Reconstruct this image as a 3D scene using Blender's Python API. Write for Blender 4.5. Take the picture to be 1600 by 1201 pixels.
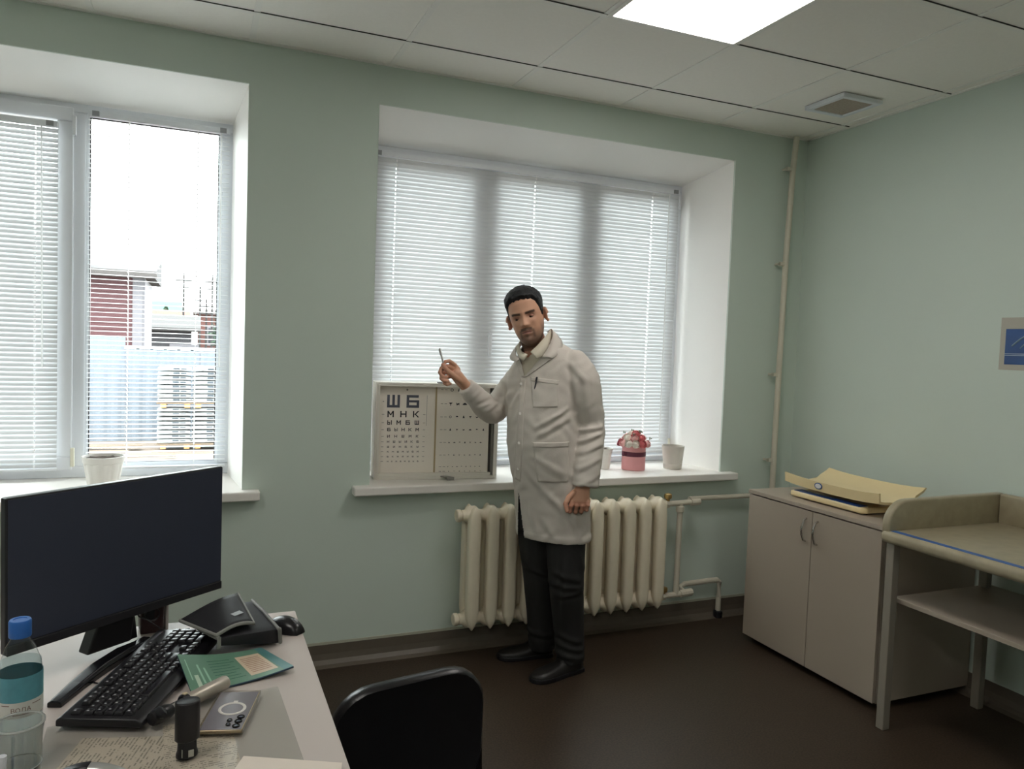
import bpy, bmesh, math, random
import numpy as np
from mathutils import Vector, Matrix
from mathutils.bvhtree import BVHTree

for o in list(bpy.data.objects): bpy.data.objects.remove(o)
S = bpy.context.scene
COL = S.collection
R = math.radians
random.seed(7)
rng = np.random.default_rng(7)

# ------------------------------------------------------------------ camera
cam = bpy.data.cameras.new('camera'); cam.sensor_width = 36.0; cam.lens = 26.446; cam.clip_start = .02; cam.clip_end = 500
co = bpy.data.objects.new('camera', cam); COL.objects.link(co); S.camera = co
rr = Vector((0.92275128, -0.38371424, 0.03596464)); uu = Vector((-0.01363674, 0.06075235, 0.99805971)); ww = Vector((0.38515466, 0.92145132, -0.0508267))
m = Matrix((rr, uu, -ww)).transposed().to_4x4(); m.translation = Vector((-3.25884838, -3.45858921, 1.4966456))
co.matrix_world = m

# ------------------------------------------------------------------ world, exposure, lamps' strength
LAMP = 5.6
SKY = 5.2
w = bpy.data.worlds.new('overcast_sky'); S.world = w; w.use_nodes = True
nt = w.node_tree; bg = nt.nodes['Background']
tc = nt.nodes.new('ShaderNodeTexCoord'); sp = nt.nodes.new('ShaderNodeSeparateXYZ'); rp = nt.nodes.new('ShaderNodeValToRGB')
nt.links.new(tc.outputs['Generated'], sp.inputs[0]); nt.links.new(sp.outputs['Z'], rp.inputs[0]); nt.links.new(rp.outputs[0], bg.inputs[0])
rp.color_ramp.elements[0].color = (.93, .94, .97, 1); rp.color_ramp.elements[1].color = (.98, .98, 1.0, 1)
bg.inputs[1].default_value = SKY
vs = S.view_settings
vs.view_transform = 'Standard'; vs.look = 'None'; vs.exposure = 1.35; vs.gamma = 1.0; vs.use_curve_mapping = False
S.cycles.max_bounces = 10; S.cycles.diffuse_bounces = 6; S.cycles.glossy_bounces = 4; S.cycles.transmission_bounces = 8; S.cycles.transparent_max_bounces = 24
S.cycles.caustics_reflective = False; S.cycles.caustics_refractive = False
S.cycles.sample_clamp_indirect = 6.0

# ------------------------------------------------------------------ materials
def lin(c):
    r = []
    for v in c:
        v /= 255.0
        r.append(v / 12.92 if v <= .04045 else ((v + .055) / 1.055) ** 2.4)
    return r
MATS = {}
def M(name, rgb, rough=.5, metal=0.0, var=.05, vscale=18, bump=0.0, bscale=150, spec=.5, trans=0.0, ior=1.45, coat=0.0, emit=0.0, translucent=0.0):
    if name in MATS: return MATS[name]
    mt = bpy.data.materials.new(name); mt.use_nodes = True
    n = mt.node_tree.nodes; l = mt.node_tree.links
    b = n['Principled BSDF']; c = lin(rgb)
    b.inputs['Roughness'].default_value = rough; b.inputs['Metallic'].default_value = metal
    b.inputs['Specular IOR Level'].default_value = spec; b.inputs['IOR'].default_value = ior
    b.inputs['Transmission Weight'].default_value = trans; b.inputs['Coat Weight'].default_value = coat
    t = n.new('ShaderNodeTexCoord')
    ns = n.new('ShaderNodeTexNoise'); ns.inputs['Scale'].default_value = vscale; ns.inputs['Detail'].default_value = 4
    l.new(t.outputs['Object'], ns.inputs['Vector'])
    mx = n.new('ShaderNodeMix'); mx.data_type = 'RGBA'
    mx.inputs[6].default_value = (*[v * (1 - var) for v in c], 1); mx.inputs[7].default_value = (*[min(1, v * (1 + var)) for v in c], 1)
    l.new(ns.outputs['Fac'], mx.inputs[0]); l.new(mx.outputs[2], b.inputs['Base Color'])
    if bump:
        n2 = n.new('ShaderNodeTexNoise'); n2.inputs['Scale'].default_value = bscale; n2.inputs['Detail'].default_value = 3
        l.new(t.outputs['Object'], n2.inputs['Vector'])
        bp = n.new('ShaderNodeBump'); bp.inputs['Strength'].default_value = bump; bp.inputs['Distance'].default_value = .004
        l.new(n2.outputs['Fac'], bp.inputs['Height']); l.new(bp.outputs[0], b.inputs['Normal'])
    if emit:
        b.inputs['Emission Color'].default_value = (*c, 1); b.inputs['Emission Strength'].default_value = emit
    if translucent:
        tr = n.new('ShaderNodeBsdfTranslucent'); ms = n.new('ShaderNodeMixShader'); ms.inputs[0].default_value = translucent
        l.new(mx.outputs[2], tr.inputs[0]); l.new(b.outputs[0], ms.inputs[1]); l.new(tr.outputs[0], ms.inputs[2])
        l.new(ms.outputs[0], n['Material Output'].inputs[0])
    MATS[name] = mt
    return mt
def glass_thin(name, tint=(245, 250, 248), refl=.5, rough=.0):
    if name in MATS: return MATS[name]
    mt = bpy.data.materials.new(name); mt.use_nodes = True
    n = mt.node_tree.nodes; l = mt.node_tree.links; n.remove(n['Principled BSDF'])
    tr = n.new('ShaderNodeBsdfTransparent'); tr.inputs[0].default_value = (*lin(tint), 1)
    gl = n.new('ShaderNodeBsdfGlossy'); gl.inputs['Roughness'].default_value = rough
    fr = n.new('ShaderNodeLayerWeight'); pw_ = n.new('ShaderNodeMath'); pw_.operation = 'POWER'; pw_.inputs[1].default_value = 5
    l.new(fr.outputs['Facing'], pw_.inputs[0])
    mu = n.new('ShaderNodeMath'); mu.operation = 'MULTIPLY_ADD'; mu.inputs[1].default_value = .9 * min(refl, 1); mu.inputs[2].default_value = .04 * refl
    ms = n.new('ShaderNodeMixShader')
    l.new(pw_.outputs[0], mu.inputs[0]); l.new(mu.outputs[0], ms.inputs[0]); l.new(tr.outputs[0], ms.inputs[1]); l.new(gl.outputs[0], ms.inputs[2])
    l.new(ms.outputs[0], n['Material Output'].inputs[0]); MATS[name] = mt
    return mt
def floor_material():
    mt = M('linoleum', (60, 50, 41), .42, var=.10, vscale=9, spec=.35)
    n = mt.node_tree.nodes; l = mt.node_tree.links; b = n['Principled BSDF']
    t = n['Texture Coordinate']
    v = n.new('ShaderNodeTexNoise'); v.inputs['Scale'].default_value = 130; v.inputs['Detail'].default_value = 2
    l.new(t.outputs['Object'], v.inputs['Vector'])
    r = n.new('ShaderNodeValToRGB'); r.color_ramp.elements[0].position = .38; r.color_ramp.elements[1].position = .62
    r.color_ramp.elements[0].color = (.62, .6, .58, 1); r.color_ramp.elements[1].color = (1.25, 1.2, 1.15, 1)
    l.new(v.outputs['Fac'], r.inputs[0])
    mx = n.new('ShaderNodeMix'); mx.data_type = 'RGBA'; mx.blend_type = 'MULTIPLY'; mx.inputs[0].default_value = .8
    old = b.inputs['Base Color'].links[0].from_socket
    l.new(old, mx.inputs[6]); l.new(r.outputs[0], mx.inputs[7]); l.new(mx.outputs[2], b.inputs['Base Color'])
    return mt
def attr_material(name, rough=.55, bump=.0, sss=0.0):
    mt = bpy.data.materials.new(name); mt.use_nodes = True
    n = mt.node_tree.nodes; l = mt.node_tree.links; b = n['Principled BSDF']
    a = n.new('ShaderNodeAttribute'); a.attribute_name = 'col'
    l.new(a.outputs['Color'], b.inputs['Base Color']); b.inputs['Roughness'].default_value = rough
    b.inputs['Specular IOR Level'].default_value = .35
    return mt

mint = M('mint_paint', (200, 212, 203), .55, var=.025, vscale=3, bump=.05, bscale=90)
white_paint = M('white_paint', (248, 246, 243), .5, var=.02, vscale=4)
ceil_m = M('mineral_tile', (244, 240, 234), .9, var=.03, vscale=60, bump=.12, bscale=260)
tee_m = M('white_tee', (240, 237, 232), .45, var=.01)
pvc = M('white_pvc', (226, 229, 234), .35, var=.01)
sill_m = M('sill_plastic', (235, 231, 226), .35, var=.015)
slat_m = M('blind_slat', (206, 208, 210), .4, var=.01, translucent=.11)
slat_open_m = M('open_blind_slat', (236, 238, 240), .4, var=.01, translucent=.06)
cord_m = M('blind_cord', (240, 240, 240), .7, var=.02, translucent=.75)
grey_m = M('grey_plastic', (150, 152, 155), .5)
lino = floor_material()
cove = M('cove_linoleum', (92, 84, 74), .45, var=.12, vscale=40)
white_lam = M('white_laminate', (166, 154, 140), .4, var=.02, vscale=8)
desk_m = M('desk_laminate', (190, 181, 175), .5, var=.015, vscale=8, spec=.3)
black_p = M('black_plastic', (24, 23, 27), .38, var=.1)
black_g = M('black_gloss', (14, 14, 18), .16, var=.05)
black_l = M('black_leatherette', (20, 19, 22), .30, var=.1, bump=.10, bscale=400)
chrome = M('chrome', (200, 198, 195), .22, metal=1.0, var=.02)
cast_m = M('radiator_paint', (232, 222, 200), .42, var=.05, vscale=25, bump=.12, bscale=60)
pipe_m = M('pipe_paint', (206, 200, 184), .42, var=.04, vscale=20)
brass = M('brass', (190, 160, 105), .35, metal=.8, var=.1)

# ------------------------------------------------------------------ mesh helpers
class MB:
    def __init__(s): s.v = []; s.f = []
    def add(s, v, f, T=None):
        k = len(s.v)
        for p in v:
            p = Vector(p)
            s.v.append(tuple(T @ p) if T is not None else tuple(p))
        s.f += [tuple(i + k for i in q) for q in f]
        return s
    def box(s, x0, x1, y0, y1, z0, z1, T=None):
        v = [(x, y, z) for z in (z0, z1) for y in (y0, y1) for x in (x0, x1)]
        return s.add(v, [(0, 2, 3, 1), (4, 5, 7, 6), (0, 1, 5, 4), (2, 6, 7, 3), (0, 4, 6, 2), (1, 3, 7, 5)], T)
    def prism(s, poly, a, b, axis='z', T=None):
        n = len(poly)
        def P(p, h):
            return {'z': (p[0], p[1], h), 'y': (p[0], h, p[1]), 'x': (h, p[0], p[1])}[axis]
        v = [P(p, a) for p in poly] + [P(p, b) for p in poly]
        f = [tuple(range(n - 1, -1, -1)), tuple(range(n, 2 * n))] + [(i, (i + 1) % n, n + (i + 1) % n, n + i) for i in range(n)]
        return s.add(v, f, T)
    def loft(s, rings, closed=True, cap=True, T=None):
        n = len(rings[0]); v = [p for r in rings for p in r]; f = []
        for k in range(len(rings) - 1):
            for i in range(n if closed else n - 1):
                j = (i + 1) % n
                f.append((k * n + i, k * n + j, (k + 1) * n + j, (k + 1) * n + i))
        if cap and closed:
            f.append(tuple(range(n - 1, -1, -1))); f.append(tuple((len(rings) - 1) * n + i for i in range(n)))
        return s.add(v, f, T)
    def lathe(s, prof, c=(0, 0, 0), seg=24, T=None, cap=True):
        rings = [[(c[0] + r * math.cos(2 * math.pi * i / seg), c[1] + r * math.sin(2 * math.pi * i / seg), c[2] + z) for i in range(seg)] for r, z in prof]
        return s.loft(rings, True, cap, T)
    def tube(s, path, rad, seg=10, T=None, flat=None):
        P = [Vector(p) for p in path]; n = len(P)
        if not hasattr(rad, '__len__'): rad = [rad] * n
        rings = []; ref = None
        for i in range(n):
            d = (P[min(i + 1, n - 1)] - P[max(i - 1, 0)]).normalized()
            if ref is None:
                ref = Vector((0, 0, 1)) if abs(d.z) < .9 else Vector((0, 1, 0))
            a = d.cross(ref); a = a.normalized() if a.length > 1e-6 else Vector((1, 0, 0)); b = d.cross(a).normalized(); ref = -b if False else ref
            ra, rb = (rad[i], rad[i]) if not hasattr(rad[i], '__len__') else rad[i]
            rings.append([tuple(P[i] + a * ra * math.cos(2 * math.pi * k / seg) + b * rb * math.sin(2 * math.pi * k / seg)) for k in range(seg)])
        return s.loft(rings, True, True, T)
    def ball(s, c, r, seg=14, rg=9, T=None):
        if not hasattr(r, '__len__'): r = (r, r, r)
        rings = []
        for j in range(rg + 1):
            t = math.pi * (j + (.04 if j == 0 else -.04 if j == rg else 0)) / rg
            rings.append([(c[0] + r[0] * math.sin(t) * math.cos(2 * math.pi * i / seg), c[1] + r[1] * math.sin(t) * math.sin(2 * math.pi * i / seg), c[2] - r[2] * math.cos(t)) for i in range(seg)])
        return s.loft(rings, True, True, T)
    def capsule_path(s, path, rad, seg=10):
        s.tube(path, rad, seg)
        for i in (0, -1): s.ball(path[i], rad[i] if hasattr(rad, '__len__') else rad, seg, 8)
        return s
    def mesh(s, name, bevel=0, seg=2, smooth=False, ang=35):
        me = bpy.data.meshes.new(name); me.from_pydata(s.v, [], s.f)
        bm = bmesh.new(); bm.from_mesh(me)
        bmesh.ops.recalc_face_normals(bm, faces=bm.faces)
        if bevel:
            es = [e for e in bm.edges if len(e.link_faces) == 2 and e.calc_face_angle(0) > R(30)]
            bmesh.ops.bevel(bm, geom=es, offset=bevel, segments=seg, affect='EDGES', profile=.5, clamp_overlap=True)
        if smooth:
            for f in bm.faces: f.smooth = True
            for e in bm.edges:
                if len(e.link_faces) == 2 and e.calc_face_angle(0) > R(ang): e.smooth = False
        bm.to_mesh(me); bm.free()
        return me
    def build(s, name, mat, parent=None, bevel=0, seg=2, smooth=False, loc=None, rot=None, ang=35):
        return link(name, s.mesh(name, bevel, seg, smooth, ang), mat, parent, loc, rot)
def link(name, me, mat, parent=None, loc=None, rot=None):
    o = bpy.data.objects.new(name, me); COL.objects.link(o)
    if mat is not None and not me.materials: me.materials.append(mat)
    if parent: o.parent = parent
    if loc is not None: o.location = loc
    if rot is not None: o.rotation_euler = rot
    return o
def thing(name, label, cat, loc=(0, 0, 0), rz=0.0, group=None):
    o = bpy.data.objects.new(name, None); COL.objects.link(o); o.empty_display_size = .05
    o.location = loc; o.rotation_euler = (0, 0, rz); o['label'] = label; o['category'] = cat
    if group: o['group'] = group
    return o
def struct(name):
    o = bpy.data.objects.new(name, None); COL.objects.link(o); o['kind'] = 'structure'; return o
def tag(o, label, cat, group=None):
    o['label'] = label; o['category'] = cat
    if group: o['group'] = group
    return o
def again(o, parent, loc=None, rot=None):
    c = o.copy(); COL.objects.link(c); c.parent = parent
    if loc is not None: c.location = loc
    if rot is not None: c.rotation_euler = rot
    return c
def copy_thing(root, loc, label=None, group=None, rz=None):
    r = root.copy(); COL.objects.link(r); r.location = loc
    if rz is not None: r.rotation_euler = (0, 0, rz)
    if label: r['label'] = label
    if group: r['group'] = group
    for ch in list(root.children):
        c = ch.copy(); COL.objects.link(c); c.parent = r
        for g in list(ch.children):
            d = g.copy(); COL.objects.link(d); d.parent = c
    return r
def remeshed(mb, name, voxel, smooth_it=4, fac=.5):
    me = bpy.data.meshes.new(name); me.from_pydata(mb.v, [], mb.f)
    bm = bmesh.new(); bm.from_mesh(me); bmesh.ops.recalc_face_normals(bm, faces=bm.faces); bm.to_mesh(me); bm.free()
    o = bpy.data.objects.new(name, me); COL.objects.link(o)
    r = o.modifiers.new('r', 'REMESH'); r.mode = 'VOXEL'; r.voxel_size = voxel; r.use_smooth_shade = True
    if smooth_it:
        s = o.modifiers.new('s', 'SMOOTH'); s.factor = fac; s.iterations = smooth_it
    dg = bpy.context.evaluated_depsgraph_get(); dg.update()
    out = bpy.data.meshes.new_from_object(o.evaluated_get(dg), depsgraph=dg)
    bpy.data.objects.remove(o); bpy.data.meshes.remove(me)
    out.name = name
    return out
def solid(o, t, off=0):
    mo = o.modifiers.new('thickness', 'SOLIDIFY'); mo.thickness = t; mo.offset = off; return o
def set_verts(me, A):
    me.vertices.foreach_set('co', A.astype(np.float32).ravel()); me.update()
def get_verts(me):
    A = np.empty(len(me.vertices) * 3, np.float32); me.vertices.foreach_get('co', A); return A.reshape(-1, 3).astype(float)
def get_normals(me):
    A = np.empty(len(me.vertices) * 3, np.float32); me.vertices.foreach_get('normal', A); return A.reshape(-1, 3).astype(float)

# ------------------------------------------------------------------ room shell
XL, YF, H = -5.70, -6.00, 2.748
WX = [(-5.08, -3.076), (-2.515, -.515)]           # window niches in the back wall
ZS, ZT = .828, 2.571
fl = struct('floor'); MB().box(XL - .1, .1, YF - .1, .1, -.08, 0).build('slab', lino, fl)
wb = struct('wall_back')
b = MB(); xs = [XL - .12, WX[0][0], WX[0][1], WX[1][0], WX[1][1], .14]
b.box(XL - .12, .14, 0, .55, -.08, ZS - .04); b.box(XL - .12, .14, 0, .55, ZT, 3.0)
for k in (0, 2, 4): b.box(xs[k], xs[k + 1], 0, .55, ZS - .04, ZT)
b.build('plaster', mint, wb)
for x0, x1 in WX:                                   # white splayed reveals of the niches
    MB().prism([(x1 + .001, -.002), (x1 + .001, .55), (x1 - .045, .55), (x1 - .045, .43)], ZS - .03, ZT, 'z').build('reveal', white_paint, wb)
    MB().prism([(x0 - .001, -.002), (x0 - .001, .55), (x0 + .045, .55), (x0 + .045, .43)], ZS - .03, ZT, 'z').build('reveal', white_paint, wb)
    MB().prism([(-.002, ZT + .001), (.55, ZT + .001), (.55, 2.50), (.43, 2.50)], x0, x1, 'x').build('reveal', white_paint, wb)
wr = struct('wall_right'); MB().box(0, .14, YF - .1, 0, -.08, 3.0).build('plaster', mint, wr)
wl = struct('wall_left'); MB().box(XL - .12, XL, YF - .1, 0, -.08, 3.0).build('plaster', mint, wl)
wf = struct('wall_front'); MB().box(XL - .12, .14, YF - .12, YF, -.08, 3.0).build('plaster', mint, wf)
# coved linoleum skirting
def cove_profile(): return [(0, 0), (-.055, 0), (-.030, .008), (-.014, .024), (-.008, .050), (-.005, .092), (0, .092)]
bb = struct('baseboard_back'); MB().prism([(y, z) for y, z in cove_profile()], XL, 0, 'x').build('cove', cove, bb)
MB().box(XL, 0, -.004, 0, .092, .104).build('cap_strip', M('skirting_cap', (176, 176, 160), .5), bb)
bb2 = struct('baseboard_right'); MB().prism([(y, z) for y, z in cove_profile()], YF, 0, 'y').build('cove', cove, bb2)

# ceiling: tee grid and lay-in panels
ce = struct('ceiling'); MB().box(XL - .12, .14, YF - .12, .1, H + .05, H + .15).build('slab', ceil_m, ce)
GX = [-2.467 + .6 * i for i in range(-6, 5)]; GY = [-.304 - .6 * j for j in range(0, 10)]
cx = [XL] + [x for x in GX if x > XL + .05] + [0]; cy = [0] + GY + [YF]
lamps = [(-1.567, -1.204), (-3.967, -2.404), (-1.567, -4.204), (-3.967, -4.804)]  # first panel is in view; the other three are added unseen as fill
tile_full = None
for i in range(len(cx) - 1):
    for j in range(len(cy) - 1):
        x0, x1, y1, y0 = cx[i], cx[i + 1], cy[j], cy[j + 1]
        mx, my = (x0 + x1) / 2, (y0 + y1) / 2
        if any(abs(mx - a) < .2 and abs(my - c) < .2 for a, c in lamps): continue
        if abs(x1 - x0 - .6) < .01 and abs(y1 - y0 - .6) < .01:
            if tile_full is None: tile_full = MB().box(-.298, .298, -.298, .298, .003, .018).build('ceiling_panel', ceil_m, ce, loc=(mx, my, H))
            else: again(tile_full, ce, (mx, my, H))
        else:
            MB().box(x0 + .002, x1 - .002, y0 + .002, y1 - .002, H + .003, H + .018).build('ceiling_panel', ceil_m, ce)
for x in cx[1:-1]: MB().box(x - .012, x + .012, YF, 0, H, H + .004).build('tee_bar', tee_m, ce)
for y in cy[1:-1]: MB().box(XL, 0, y - .012, y + .012, H - .0008, H + .0035).build('tee_bar', tee_m, ce)
for nm, a in (('edge_angle', (XL, 0, -.02, 0)), ('edge_angle', (-.02, 0, YF, 0))):
    MB().box(*a, H - .0015, H + .003).build(nm, tee_m, ce)
# dark joint lines where the panels sit back from the cross bars
jm = M('joint_shadow_gap', (70, 68, 66), .9)
for y in cy[1:-1]: MB().box(XL, 0, y - .0155, y - .012, H - .0005, H + .003).build('panel_gap', jm, ce)

lamp_m = M('lamp_diffuser', (255, 249, 243), .4, var=0, emit=LAMP)
L0 = None
for k, (x, y) in enumerate(lamps):
    lab = ['square white light panel glowing in the ceiling above the doctor', 'added square light panel in the ceiling over the desk side, out of view', 'added square fill light panel in the ceiling behind the camera on the right', 'added square fill light panel in the ceiling behind the camera on the left'][k]
    if L0 is None:
        L0 = thing('ceiling_light', lab, 'light', (x, y, H), group='ceiling light panels')
        f = MB()
        for a in ((-.295, .295, -.295, -.278), (-.295, .295, .278, .295), (-.295, -.278, -.278, .278), (.278, .295, -.278, .278)): f.box(*a, -.006, .012)
        f.build('frame', tee_m, L0)
        MB().box(-.278, .278, -.278, .278, -.003, .010).build('diffuser', lamp_m, L0)
    else: copy_thing(L0, (x, y, H), lab)

vt = thing('ceiling_vent', 'square white ceiling vent with a grey filter insert near the right wall', 'vent', (-.348, -.589, H))
f = MB()
for a in ((-.125, .125, -.125, -.098), (-.125, .125, .098, .125), (-.125, -.098, -.098, .098), (.098, .125, -.098, .098)): f.box(*a, -.022, 0)
f.build('frame', pvc, vt, bevel=.004)
MB().box(-.098, .098, -.098, .098, -.016, -.004).build('filter_insert', M('vent_filter', (170, 160, 148), .95, var=.35, vscale=120, bump=.6, bscale=170), vt)

# ------------------------------------------------------------------ windows
pane_m = glass_thin('window_glass')
def sill(x0, x1, n0, n1, parent):
    MB().prism([(x0, .44), (x0, 0), (n0, -.0), (n0, -.068), (n1, -.068), (n1, 0), (x1, 0), (x1, .44)], .788, ZS).build('windowsill', sill_m, parent, bevel=.006)
def bars(x0, x1, z0, z1, t, y0, y1):
    f = MB(); f.box(x0, x1, y0, y1, z0, z0 + t); f.box(x0, x1, y0, y1, z1 - t, z1); f.box(x0, x0 + t, y0, y1, z0 + t, z1 - t); f.box(x1 - t, x1, y0, y1, z0 + t, z1 - t)
    return f
def window(name, x0, x1, nose):
    wn = struct(name)
    z0, z1 = ZS, 2.515
    bars(x0, x1, z0, z1, .052, .43, .49).build('frame', pvc, wn, bevel=.004)
    mull = [x0 + (x1 - x0) * .335, x0 + (x1 - x0) * .665]
    for q in mull: MB().box(q - .030, q + .030, .43, .49, z0 + .052, z1 - .052).build('mullion', pvc, wn, bevel=.004)
    ed = [x0 + .052, mull[0] - .030, mull[0] + .030, mull[1] - .030, mull[1] + .030, x1 - .052]
    for k in range(3):
        a, c = ed[2 * k], ed[2 * k + 1]
        if k < 2 or name == 'window_2':
            sa = bars(a - .012, c + .012, z0 + .038, z1 - .038, .062, .412, .470).build('sash', pvc, wn, bevel=.005)
            MB().box(a + .045, c - .045, .44, .448, z0 + .095, z1 - .095).build('pane', pane_m, sa)
            if k == 1:
                h = MB(); h.box(a + .004, a + .026, .402, .412, 1.52, 1.60); h.box(a + .008, a + .022, .385, .402, 1.55, 1.565); h.box(a + .006, a + .024, .372, .387, 1.44, 1.565)
                h.build('handle', pvc, sa, bevel=.003)
            for zz in (z0 + .055, z1 - .16):
                MB().box(c + .008, c + .024, .396, .418, zz, zz + .085).build('hinge_cover', M('hinge_plastic', (222, 218, 200), .4) if zz < 1 else pvc, sa, bevel=.003)
        else:
            be = bars(a, c, z0 + .052, z1 - .052, .014, .432, .462).build('glazing_bead', pvc, wn)
            MB().box(a + .010, c - .010, .446, .454, z0 + .06, z1 - .06).build('pane', pane_m, be)
            bars(a + .014, c - .014, z0 + .066, z1 - .066, .004, .4355, .448).build('gasket', black_p, be)
    sill(*[q for q in (WX[0] if name == 'window_1' else WX[1])], *nose, wn)
    MB().box(x0, x1, .50, .68, .79, .81).build('outer_sill', grey_m, wn)
    return wn
window('window_1', -5.05, -3.115, (-5.17, -3.004))
window('window_2', -2.485, -.555, (-2.597, -.437))

# ------------------------------------------------------------------ venetian blinds
def blind(label, x0, x1, z0, z1, y, tilt, mat, ladders, wand=None, pitch=.0212, stack=None):
    t = thing('venetian_blind', label, 'blind', ((x0 + x1) / 2, y, z0))
    W = (x1 - x0) / 2; h = z1 - z0
    MB().box(-W, W, -.013, .013, h - .026, h).build('headrail', pvc, t, bevel=.003)
    for s in (-1, 1): MB().box(s * (W - .03) - .014, s * (W - .03) + .014, -.020, -.013, h - .024, h - .002).build('bracket', grey_m, t)
    MB().box(-W, W, -.011, .011, 0, .010).build('bottom_rail', pvc, t, bevel=.003)
    def slat_mesh(tl):
        b = MB(); n = 7; c = []
        for k in range(n):
            q = (k / (n - 1) - .5) * .025
            sg = .0026 * (1 - (2 * q / .025) ** 2)
            # +q is the outdoor edge; tilt turns the outdoor edge up
            c.append((q * math.cos(tl) - sg * math.sin(tl), q * math.sin(tl) + sg * math.cos(tl)))
        X = sorted([-W, W] + [q + d for q in ladders for d in (-.0028, .0028)])
        v = [(x, yy, zz) for x in X for yy, zz in c]; f = []
        for a in range(len(X) - 1):
            for k in range(n - 1):
                if a % 2 == 1 and k in (2, 3): continue          # punched hole for the lift cord
                f.append((a * n + k, a * n + k + 1, (a + 1) * n + k + 1, (a + 1) * n + k))
        b.add(v, f)
        return b.mesh('slat', smooth=True, ang=80)
    ms = slat_mesh(tilt)
    zz = h - .040; k = 0; zs = []
    while zz > .02:
        zs.append(zz); zz -= pitch
    if stack:                                              # the lowest few hang wider apart
        zs = [q for q in zs if q > stack[-1] + pitch] if False else zs
    for k, q in enumerate(zs):
        o = link('slat', ms, mat, t, (0, 0, q), (R(random.uniform(-1.2, 1.2)), R(random.uniform(-.06, .06)), 0))
    for q in ladders:
        c = MB()
        for yy in (-.0135, .0135): c.box(q - .0006, q + .0006, yy - .0006, yy + .0006, .005, h - .02)
        c.build('ladder_cord', cord_m, t)
        c = MB()
        for z in zs: c.box(q - .0032, q + .0032, -.0155, -.0135, z - .008, z + .001)
        o = c.build('cord_knots', cord_m, t); o['kind'] = 'stuff'
    if wand is not None:
        MB().tube([(wand, -.022, h - .03), (wand + .004, -.024, h * .5), (wand + .006, -.024, h * wand_len(label))], .0035, 6).build('tilt_wand', cord_m, t)
    return t
def wand_len(l): return .06 if 'wide' in l else .30
blind('wide closed white venetian blind across the right window behind the doctor', -2.462, -.612, .862, 2.462, .385, R(73), slat_m, (-.80, -.02, .74), .845)
blind('half closed white venetian blind on the opening sash at the left edge', -4.385, -3.835, .872, 2.400, .388, R(64), slat_m, (-.19, .19), .215)
blind('open venetian blind with flat slats before the pane that shows the yard', -3.722, -3.135, .868, 2.470, .402, R(4), slat_open_m, (-.13, .155), .255)

# ------------------------------------------------------------------ heating pipes and radiators
def section_mesh():
    b = MB()
    def ring(z, hw, hd, cyy):
        n = 20; out = []
        for i in range(n):
            a = 2 * math.pi * i / n; c, s_ = math.cos(a), math.sin(a)
            out.append((math.copysign(abs(c) ** .75, c) * hw, cyy + math.copysign(abs(s_) ** .55, s_) * hd, z))
        return out
    for cyy in (-.042, .042):
        prof = [(.000, .003, .010), (.020, .016, .020), (.050, .027, .027), (.090, .031, .029), (.30, .031, .029), (.505, .031, .029), (.545, .027, .027), (.572, .016, .020), (.588, .003, .010)]
        b.loft([ring(z, hw, hd, cyy) for z, hw, hd in prof])
    for z in (.044, .544):
        b.tube([(-.052, 0, z), (-.034, 0, z), (-.018, 0, z), (.018, 0, z), (.034, 0, z), (.052, 0, z)], [.026, .028, .044, .044, .028, .026], 14)
        b.box(-.014, .014, -.045, .045, z - .030, z + .030)
    return b.mesh('section', smooth=True, ang=60)
sec = section_mesh()
def radiator(x0, n, label, pitch=.0945):
    t = thing('radiator', label, 'radiator', (x0, -.115, .142))
    for k in range(n): link('section', sec, cast_m, t, (k * pitch, 0, 0))
    T = Matrix.Rotation(R(90), 4, 'Y')
    for z in (.044, .544):
        MB().lathe([(.027, -.078), (.030, -.074), (.030, -.058), (.022, -.056), (.022, -.040)], seg=16, T=Matrix.Translation((0, 0, z)) @ T).build('end_plug', cast_m, t, smooth=True)
    for q in (1.5, n - 2.5):
        MB().box(q * pitch - .01, q * pitch + .01, .06, .108, .50, .53).build('wall_bracket', cast_m, t)
    return t
radiator(-2.045, 12, 'cream cast iron radiator with twelve ribs under the right window')
radiator(-5.05, 12, 'cream cast iron radiator under the left window behind the monitor')

rp_ = thing('heating_pipe', 'tall white heating pipe running up the corner to the ceiling', 'pipe', (-.17, -.045, 0))
MB().tube([(0, 0, .02), (0, 0, 1.0), (.004, 0, 1.5), (.010, 0, 2.05), (.026, 0, 2.55), (.042, 0, 2.745)], .0165, 12).build('riser', pipe_m, rp_, smooth=True)
for z, dx in ((2.559, .026), (2.021, .010), (1.388, .003), (.893, 0)):
    MB().box(dx - .045, dx - .012, -.010, .012, z - .010, z + .010).box(dx - .045, dx - .035, -.008, .040, z - .006, z + .006).build('clamp', pipe_m, rp_, bevel=.002)
pv = thing('radiator_pipe', 'white radiator connection with two brass air valves beside the cabinet', 'pipe', (-.99, -.115, .0))
MB().tube([(.042, 0, .686), (.12, 0, .688), (.22, 0, .690)], .0145, 10).tube([(.20, -.004, .690), (.255, -.004, .691)], .019, 10).build('upper_branch', pipe_m, pv, smooth=True)
MB().tube([(.225, .0, .691), (.222, .04, .691), (.25, .078, .690), (.50, .078, .689), (.80, .074, .691)], .0135, 10).build('upper_bend', pipe_m, pv, smooth=True)
MB().tube([(.135, 0, .690), (.135, 0, .60), (.133, 0, .19)], .015, 10).build('bypass', pipe_m, pv, smooth=True)
MB().lathe([(.019, 0), (.022, .004), (.022, .03), (.018, .034)], (.135, 0, .638), 12).build('bypass_collar', pipe_m, pv, smooth=True)
MB().tube([(.042, 0, .186), (.12, 0, .188), (.225, 0, .192)], .0150, 10).tube([(.16, 0, .189), (.235, 0, .193)], .020, 10).build('lower_branch', pipe_m, pv, smooth=True)
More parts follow.
